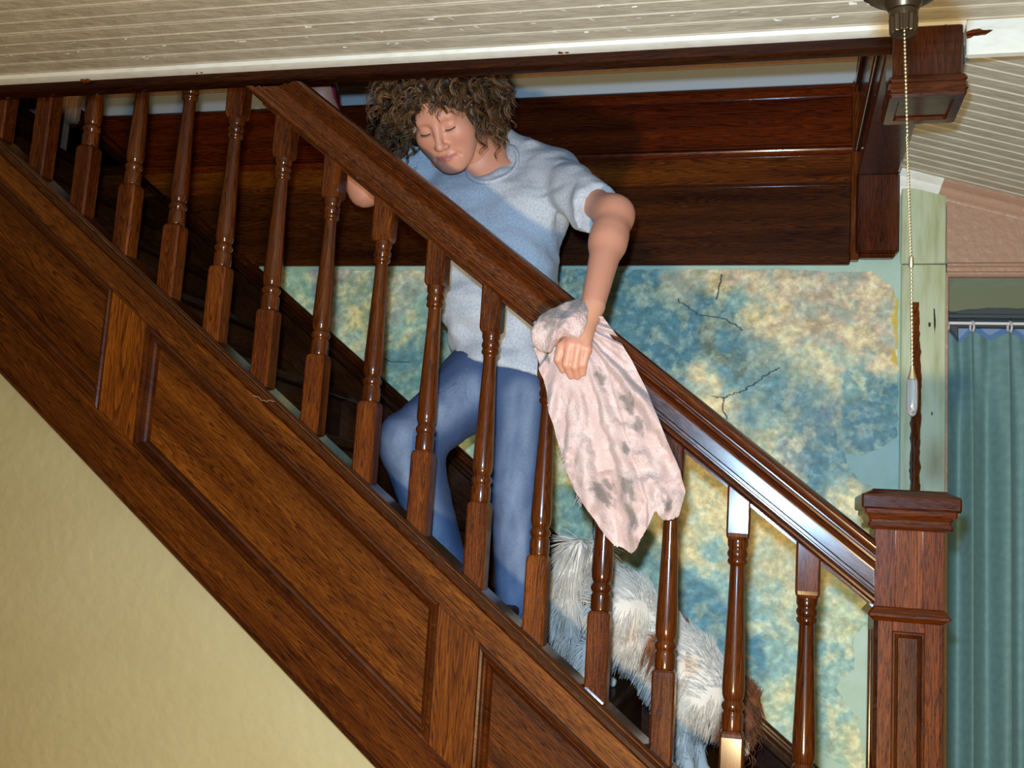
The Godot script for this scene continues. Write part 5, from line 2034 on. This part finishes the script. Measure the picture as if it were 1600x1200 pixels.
func stained_cloth() -> StandardMaterial3D:
	var w := 512
	var h := 768
	var big := noise(0.010, 4, 91)
	var mid := noise(0.028, 4, 92)
	var fuzz := noise(0.25, 2, 93)
	var px := PackedByteArray()
	px.resize(w * h * 3)
	var base := hex("#c0a59f")
	var light := hex("#cdb6b0")
	var dirt := hex("#655d56")
	var blue := hex("#8c889c")
	# where polish and dirt have soaked in: u, v, reach
	var spots := PackedFloat32Array([0.62, 0.36, 0.07, 0.78, 0.50, 0.09, 0.80, 0.60, 0.07, 0.50, 0.83, 0.10, 0.44, 0.92, 0.08, 0.84, 0.94, 0.05, 0.35, 0.30, 0.05, 0.12, 0.22, 0.06, 0.60, 0.68, 0.05, 0.21, 0.83, 0.10, 0.30, 0.80, 0.07])
	for j in h:
		for i in w:
			var u := float(i) / w
			var v := float(j) / h
			var n := big.get_noise_2d(i, j)
			var m := mid.get_noise_2d(i, j)
			var c := base.lerp(light, clampf(0.5 + n * 1.6, 0.0, 1.0))
			var d := 0.0
			for k in range(0, spots.size(), 3):
				var q := Vector2(u - spots[k], (v - spots[k + 1]) * 1.3).length() / spots[k + 2]
				d = maxf(d, 1.0 - smoothstep(0.2, 1.0, q + m * 0.5))
			d = maxf(d, smoothstep(0.2, 0.55, m + n * 0.5) * 0.22)
			c = c.lerp(dirt, d * 0.72)
			c = c.lerp(blue, smoothstep(0.25, 0.6, -m + n * 0.2) * 0.12)
			c = c * (1.0 + fuzz.get_noise_2d(i, j) * 0.13)
			var o := (j * w + i) * 3
			px[o] = int(clampf(c.r, 0, 1) * 255.0)
			px[o + 1] = int(clampf(c.g, 0, 1) * 255.0)
			px[o + 2] = int(clampf(c.b, 0, 1) * 255.0)
	var mt := plain("#ffffff", 0.95)
	mt.albedo_texture = ImageTexture.create_from_image(Image.create_from_data(w, h, false, Image.FORMAT_RGB8, px))
	mt.normal_enabled = true
	mt.normal_texture = bumps(0.16, 3, 6.0, 94)
	mt.normal_scale = 0.3
	mt.rim_enabled = true
	mt.rim = 0.4
	return mt


func cloth() -> void:
	var z0 := 0.048
	var left := pv([0.7840, 1.8090, 0.7630, 1.7870, 0.7640, 1.7540, 0.7760, 1.7100, 0.7960, 1.6470, 0.8200, 1.5580, 0.8390, 1.5090, 0.8660, 1.4490, 0.9050, 1.4040, 0.9360, 1.3670])
	var right := pv([0.8610, 1.8390, 0.9030, 1.8130, 0.9370, 1.7700, 0.9710, 1.7180, 1.0020, 1.6610, 1.0330, 1.5980, 1.0580, 1.5410, 1.0770, 1.4980, 1.0880, 1.4570, 1.0780, 1.4090])
	var grip := Vector2(0.8490, 1.6940)
	var nz := noise(14.0, 3, 95)
	var hem := noise(60.0, 2, 96)
	var rows := []
	var nr := 110
	var nc := 96
	for r in nr:
		var v := r / float(nr - 1)
		var a := along(left, v)
		var e := along(right, v)
		var row := PackedVector3Array()
		for q in nc:
			var u := q / float(nc - 1)
			var p := a.lerp(e, u)
			# the lower edge: a hanging point left of the middle, a notch, then a short corner
			if v > 0.80:
				var w := (v - 0.80) / 0.20
				var drop := 0.0
				drop -= 0.052 * exp(-pow((u - 0.36) / 0.20, 2.0))
				drop -= 0.020 * exp(-pow((u - 0.10) / 0.10, 2.0))
				drop += 0.020 * exp(-pow((u - 0.70) / 0.06, 2.0))
				drop -= 0.004 * exp(-pow((u - 0.88) / 0.09, 2.0))
				p.y += drop * w * w + hem.get_noise_2d(u * 3.0, 0.0) * 0.004 * w
			# folds fan out of the grip
			var ang := atan2(p.x - grip.x, grip.y - p.y + 0.10)
			var far := clampf((p - grip).length() / 0.30, 0.0, 1.0)
			var amp := lerpf(0.008, 0.026, far)
			var fold := sin(ang * 19.0 + nz.get_noise_2d(p.x, p.y) * 1.2) + 0.45 * sin(ang * 33.0 + 1.3 + v * 1.5)
			fold = signf(fold) * pow(absf(fold), 0.8)
			var z := z0 + amp * fold + nz.get_noise_2d(p.x * 0.8 + 5.0, p.y * 0.8) * 0.006
			# a doubled layer on the right
			z += 0.012 * smoothstep(0.66, 0.70, u + (v - 0.5) * 0.16) * smoothstep(0.2, 0.5, v)
			z = maxf(z, 0.043 if v < 0.75 else 0.012)
			# pinched under the fingers, turned over the rail at the top
			var near := (p - grip).length()
			z = lerpf(0.062, z, smoothstep(0.02, 0.07, near))
			if v < 0.06:
				var w := 1.0 - v / 0.06
				z -= 0.012 * w * w
			z -= 0.010 * (pow(absf(u - 0.5) * 2.0, 6.0)) * smoothstep(0.0, 0.35, v)
			row.append(Vector3(p.x, p.y, z))
		rows.append(row)
	var b := MB.new()
	b.grid(rows, false, false)
	var back := []
	for row in rows:
		var rr := PackedVector3Array()
		for p in row:
			rr.append(p + Vector3(0, 0, -0.0045))
		rr.reverse()
		back.append(rr)
	var nb := b.v.size()
	b.grid(back)
	for i in range(nb, b.v.size()):
		b.uv[i].x = 1.0 - b.uv[i].x
	# close the edges
	for side in [0, nc - 1]:
		var strip := []
		for r in nr:
			var p: Vector3 = rows[r][side]
			strip.append(PackedVector3Array([p, p + Vector3(0, 0, -0.0045)]))
		var s0 := b.v.size()
		b.grid(strip)
		for i in range(s0, b.v.size()):
			b.uv[i].x = 0.01 if side == 0 else 0.99
	for side in [0, nr - 1]:
		var strip := []
		for q in nc:
			var p: Vector3 = rows[side][q]
			strip.append(PackedVector3Array([p, p + Vector3(0, 0, -0.0045)]))
		var s0 := b.v.size()
		b.grid(strip)
		for i in range(s0, b.v.size()):
			b.uv[i] = Vector2(b.uv[i].y, 0.01 if side == 0 else 0.99)
	# the flap folded up over thumb and rail
	var rim := pv([0.8600, 1.8480, 0.8330, 1.8350, 0.8040, 1.8150, 0.7820, 1.7960, 0.7670, 1.7700, 0.7680, 1.7450, 0.7820, 1.7290, 0.8010, 1.7230, 0.8150, 1.7180, 0.8170, 1.7320, 0.8270, 1.7460, 0.8430, 1.7530, 0.8590, 1.7490, 0.8720, 1.7480, 0.8820, 1.7630, 0.8870, 1.7840, 0.8850, 1.8080, 0.8740, 1.8290])
	var mid := Vector2(0.8300, 1.7830)
	var tip := Vector2(0.8600, 1.8480)
	var flap := []
	var ns := 72
	for ring in 15:
		var f := ring / 14.0
		var row := PackedVector3Array()
		for s in ns:
			var p := mid.lerp(along_closed(rim, s / float(ns)), f)
			var z := 0.080 + 0.028 * smoothstep(-0.01, 0.03, (p.x - mid.x) - (p.y - mid.y) * 0.6) + 0.034 * sqrt(maxf(0.0, 1.0 - f * f * 0.98))
			z += nz.get_noise_2d(p.x * 1.4, p.y * 1.4 + 3.0) * 0.014
			z += 0.006 * sin((p.x + p.y) * 90.0) * (1.0 - f)
			z -= 0.045 * smoothstep(0.075, 0.0, p.distance_to(tip))
			row.append(Vector3(p.x, p.y, z))
		flap.append(row)
	var last: PackedVector3Array = flap[14]
	for dz in [0.006, 0.012]:
		var row := PackedVector3Array()
		for p in last:
			var q := Vector2(p.x, p.y).lerp(mid, 0.06 if dz > 0.01 else 0.0)
			row.append(Vector3(q.x, q.y, p.z - dz))
		flap.append(row)
	var f0 := b.v.size()
	var i0 := b.idx.size()
	b.grid(flap, true)
	b.orient(f0, i0)
	for i in range(f0, b.v.size()):
		b.uv[i] = Vector2(0.25 + (b.v[i].x - mid.x) * 2.0, 0.86 - (b.v[i].y - mid.y) * 1.4)
	# loose threads along the left edge
	var o := obj("cleaning_cloth", b, stained_cloth(), null, fx(Vector3(0.93, 1.4, 0.05)), false, true)
	tag(o, "pink terry cleaning cloth with grey stains held over the handrail", "cloth")
	b = MB.new()
	for q in 26:
		var v := rng.randf_range(0.60, 0.70) if q < 16 else rng.randf_range(0.80, 0.84)
		var a := along(left, v)
		var p := Vector3(a.x, a.y, 0.042)
		var l := rng.randf_range(0.008, 0.022)
		b.tube(PackedVector3Array([p + Vector3(0.004, 0, 0), p + Vector3(rng.randf_range(-0.006, 0.0), -l * 0.4, 0.002), p + Vector3(rng.randf_range(-0.010, 0.004), -l, rng.randf_range(-0.004, 0.004))]), 0.0007, 0.0004, 4)
	var th := obj("loose_threads", b, plain("#b8a79c", 0.9), o, fx(Vector3(0.9, 1.5, 0.05)))
	th.set_meta("kind", "stuff")


func along_closed(line: PackedVector2Array, f: float) -> Vector2:
	var l := line.duplicate()
	l.append(line[0])
	return along(l, f)


# ---------------------------------------------------------------- cleaner bottle behind the rail
func container() -> void:
	var top := Vector3(0.0740, 2.4880, -0.2350)
	var tilt := Basis.from_euler(Vector3(0, 0.15, 0.20))
	var base := top + tilt * Vector3(0, -0.150, 0)
	var t := thing("cleaner_container", Transform3D(tilt, base))
	tag(t, "white cleaner carton with red and navy bands in her other hand behind the rail", "carton")
	var m := StandardMaterial3D.new()
	m.roughness = 0.35
	# flat print: white, a red field below a curved edge, navy side stripes
	var im := Image.create_empty(256, 512, false, Image.FORMAT_RGB8)
	im.fill(hex("#e8edf2"))
	for j in 512:
		for i in 256:
			var arc := 84.0 + pow((i - 200.0) / 60.0, 2.0) * 9.0
			if j > arc and j < 400:
				im.set_pixel(i, j, hex("#b0122e"))
			if j > 60.0 and i < 120 and j < 60 + (120 - i) * 1.1:
				im.set_pixel(i, j, hex("#141a3c"))
			if i > 236 and i < 246:
				im.set_pixel(i, j, hex("#1a2450"))
	for j in range(30, 76):
		for i in range(176, 206):
			var d := Vector2((i - 191) / 13.0, (j - 53) / 20.0).length()
			if d < 1.0 and d > 0.45:
				im.set_pixel(i, j, hex("#1c2436"))
	m.albedo_texture = ImageTexture.create_from_image(im)
	var b := MB.new()
	b.box(base + tilt * Vector3(0, 0.075, 0), Vector3(0.094, 0.15, 0.052), 0.006, tilt)
	var inv := Transform3D(tilt, base).affine_inverse()
	for i in b.v.size():
		var p := inv * b.v[i]
		b.uv[i] = Vector2(p.x / 0.094 + 0.5, 1.0 - p.y / 0.15)
	obj("box", b, m, t, Transform3D(tilt, base), false, true)
	b = MB.new()
	b.lathe(pv([0.0, 0.0, 0.018, 0.0, 0.018, 0.016, 0.014, 0.020, 0.0, 0.020]), base + tilt * Vector3(0.0, 0.149, 0), 20, tilt)
	obj("cap", b, plain("#1b2348", 0.4), t, Transform3D(tilt, base))


# ---------------------------------------------------------------- the dog
func dog_colour(p: Vector3) -> Color:
	var c := lin("#d9d4cb")
	var tan := lin("#7a4a2a")
	for q in [[Vector3(1.1940, 0.9860, -0.4200), 0.070], [Vector3(1.2220, 1.0150, -0.4400), 0.055], [Vector3(1.0110, 1.1060, -0.3600), 0.040], [Vector3(1.0560, 1.1600, -0.4700), 0.045], [Vector3(0.9220, 1.2810, -0.4600), 0.035]]:
		var w: float = 1.0 - smoothstep(0.75, 1.1, p.distance_to(q[0]) / q[1])
		c = c.lerp(tan, w)
	for q in [[Vector3(0.9430, 1.1450, -0.3500), 0.045], [Vector3(1.0870, 1.0790, -0.3400), 0.035]]:
		c = c.lerp(lin("#c9a582"), 0.6 * (1.0 - smoothstep(0.2, 1.0, p.distance_to(q[0]) / q[1])))
	return c


func dog() -> void:
	var foot := Vector3(1.0, 0.9, -0.42)
	var t := thing("dog", fx(foot))
	tag(t, "small long-haired white and brown dog walking down the stairs", "dog")
	var rump := Vector3(0.9150, 1.1970, -0.4300)
	var loin := Vector3(0.9860, 1.1410, -0.4400)
	var ribs := Vector3(1.0630, 1.0670, -0.4300)
	var chest := Vector3(1.1100, 1.0170, -0.4200)
	var nape := Vector3(1.1410, 1.0260, -0.4400)
	var skull := Vector3(1.1890, 0.9960, -0.4400)
	var muzzle := Vector3(1.2020, 0.8970, -0.4200)
	var f := Field.new(Vector3(0.7080, 0.7110, -0.6000), Vector3(1.3030, 1.3960, -0.2600), 0.0072)
	f.cap(rump, loin, 0.078, 0.068, 0.03)
	f.cap(loin, ribs, 0.068, 0.078, 0.03)
	f.cap(ribs, chest, 0.080, 0.076, 0.03)
	f.cap(chest, nape, 0.062, 0.052, 0.03)
	f.cap(nape, skull, 0.050, 0.050, 0.03)
	f.cap(skull, muzzle, 0.046, 0.022, 0.02)
	# hind legs
	for s in [[-0.375, 0.0], [-0.475, 14.0]]:
		var z: float = s[0]
		var sh := Vector3(s[1] * 0.0012, 0, 0)
		var knee := Vector3(0.9380, 1.1180, -0.4000) + Vector3(0, 0, z + 0.40) + sh
		var hock := Vector3(0.8480, 1.0920, -0.4000) + Vector3(0, 0, z + 0.40) + sh
		var paw := Vector3(hock.x - 0.012, 1.008, z)
		f.cap(rump + Vector3(0, -0.01, (z + 0.43) * 0.8), knee, 0.070, 0.038, 0.03)
		f.cap(knee, hock, 0.034, 0.019, 0.02)
		f.cap(hock, paw, 0.018, 0.016, 0.012)
		f.cap(paw, paw + Vector3(0.036, -0.001, 0.004), 0.016, 0.014, 0.01)
	# front legs
	for s in [[-0.375, 0.0], [-0.465, 0.020]]:
		var z: float = s[0]
		var el := Vector3(1.0700, 0.9800, -0.3800) + Vector3(s[1], 0, z + 0.38)
		var wr := Vector3(1.0700, 0.9040, -0.3800) + Vector3(s[1], 0, z + 0.38)
		var paw := Vector3(Vector3(1.0950, 0.8640, -0.3800).x + s[1], 0.819, z)
		f.cap(chest + Vector3(-0.02, -0.02, (z + 0.42) * 0.9), el, 0.050, 0.026, 0.02)
		f.cap(el, wr, 0.024, 0.0165, 0.015)
		f.cap(wr, paw, 0.0165, 0.016, 0.012)
		f.cap(paw, paw + Vector3(0.030, -0.001, 0.006), 0.0165, 0.014, 0.01)
	# tail curling up and over the back end
	var tail := [Vector3(0.8760, 1.2550, -0.4300), Vector3(0.8400, 1.3100, -0.4200), Vector3(0.7980, 1.3170, -0.4100), Vector3(0.7790, 1.2570, -0.4000), Vector3(0.7820, 1.1810, -0.3900), Vector3(0.7960, 1.1220, -0.3850)]
	var tr := [0.028, 0.027, 0.027, 0.028, 0.026, 0.014]
	for i in 5:
		f.cap(tail[i], tail[i + 1], tr[i], tr[i + 1], 0.02)
	var fl := noise(22.0, 3, 101)
	f.ripple(func(p: Vector3) -> float: return fl.get_noise_3d(p.x, p.y, p.z) * 0.004)
	var b := MB.new()
	f.mesh(b, Transform3D(), dog_colour)
	obj("body", b, mats["fur"], t, fx(foot), true)
	# coat: locks that lie back along the body and hang from tail, thighs and chest
	var coat := MB.new()
	var count := b.v.size()
	for q in 15000:
		var i := rng.randi() % count
		var p := b.v[i]
		var n := b.n[i]
		var low := p.y < 0.86 or (p.x < 0.90 and p.y < 1.045 and p.x > 0.80)
		if p.distance_to(muzzle) < 0.05 or (low and p.distance_to(tail[5]) > 0.06):
			continue
		var flow := Vector3(-0.5, 0.25, 0.0)
		var len := rng.randf_range(0.016, 0.030)
		var near_tail := 9.0
		for m in range(1, 6):
			near_tail = minf(near_tail, p.distance_to(tail[m]))
		if near_tail < 0.045:
			flow = Vector3(-0.15, -0.9, 0.1)
			len = rng.randf_range(0.04, 0.085)
		elif n.y < 0.1:
			flow = Vector3(-0.35, -0.8, 0.0)
			len = rng.randf_range(0.025, 0.055)
		flow -= n * minf(flow.dot(n), 0.0)
		var d := (flow.normalized() + n * 0.25 + Vector3(rng.randf_range(-1, 1), rng.randf_range(-1, 1), rng.randf_range(-1, 1)) * 0.10).normalized()
		var p1 := p + d * len * 0.5
		var p2 := p1 + (d + Vector3(0, -0.45, 0) + n * (0.35 if n.y > 0.0 else 0.0)).normalized() * len * 0.5
		var v0 := coat.v.size()
		var th := rng.randf_range(0.0007, 0.0013)
		coat.tube(PackedVector3Array([p - n * 0.003, p1, p2]), th, 0.0003, 3)
		var tone := rng.randf_range(0.82, 1.12)
		for k in range(v0, coat.v.size()):
			var c := b.c[i]
			coat.c[k] = Color(minf(c.r * tone, 1.0), minf(c.g * tone, 1.0), minf(c.b * tone, 1.0))
	var o := obj("coat", coat, mats["fur"], t, fx(foot), true)
	o.set_meta("kind", "stuff")
	# ears, nose, eyes
	for s in [-0.38, -0.49]:
		var e := MB.new()
		var g := Field.new(Vector3(1.1550, 0.8780, -0.5600), Vector3(1.3100, 1.1590, -0.3000), 0.006)
		var a := skull + Vector3(0.006, 0.018, (s + 0.44) * 0.7)
		g.cap(a, a + Vector3(0.018, -0.052, (s + 0.44) * 0.35), 0.016, 0.022, 0.02)
		g.mesh(e, Transform3D(), func(p: Vector3) -> Color: return lin("#6b3f22"))
		for q in 240:
			var i := rng.randi() % e.v.size()
			var p := e.v[i]
			var v0 := e.v.size()
			e.tube(PackedVector3Array([p, p + e.n[i] * 0.008 + Vector3(0.004, -0.014, 0), p + e.n[i] * 0.006 + Vector3(rng.randf_range(-0.01, 0.010), -0.026, rng.randf_range(-0.008, 0.008))]), 0.0014, 0.0003, 3)
			for k in range(v0, e.v.size()):
				e.c[k] = lin("#6b3f22") * rng.randf_range(0.7, 1.3)
		obj("ear", e, mats["fur"], t, fx(a), true)
	var nb := MB.new()
	var g := Field.new(muzzle - Vector3(0.04, 0.06, 0.04), muzzle + Vector3(0.04, 0.03, 0.04), 0.004)
	g.ell(muzzle + Vector3(0.002, -0.022, 0.004), Vector3(0.013, 0.010, 0.011), 0.01)
	g.mesh(nb)
	obj("nose", nb, plain("#15110f", 0.25), t, fx(muzzle))
	for s in [-1.0, 1.0]:
		var e := MB.new()
		e.lathe(pv([0.0, -0.008, 0.0057, -0.0057, 0.008, 0.0, 0.0057, 0.0057, 0.0, 0.008]), skull.lerp(muzzle, 0.42) + Vector3(0.022, 0.0, s * 0.026), 12, Basis(), 80.0)
		obj("eye", e, plain("#1a0f0a", 0.1), t, fx(skull))


# a wisp of lint caught on the string
func lint() -> void:
	var b := MB.new()
	var pts := [Vector3(0.1220, 1.6210, 0.0320), Vector3(0.1360, 1.6190, 0.0340), Vector3(0.1440, 1.6120, 0.0340), Vector3(0.1570, 1.6090, 0.0340), Vector3(0.1680, 1.6120, 0.0340), Vector3(0.1790, 1.6080, 0.0330)]
	var path := PackedVector3Array()
	for i in pts.size() - 1:
		for q in 6:
			var p: Vector3 = pts[i].lerp(pts[i + 1], q / 6.0)
			path.append(p + Vector3(0, sin((i * 6 + q) * 0.9) * 0.0006, 0))
	b.tube(path, 0.0008, 0.0006, 5)
	tag(obj("lint_thread", b, plain("#a88a70", 0.9), null, fs(path[0])), "thin pale wisp of lint lying on the string below the balusters", "lint")
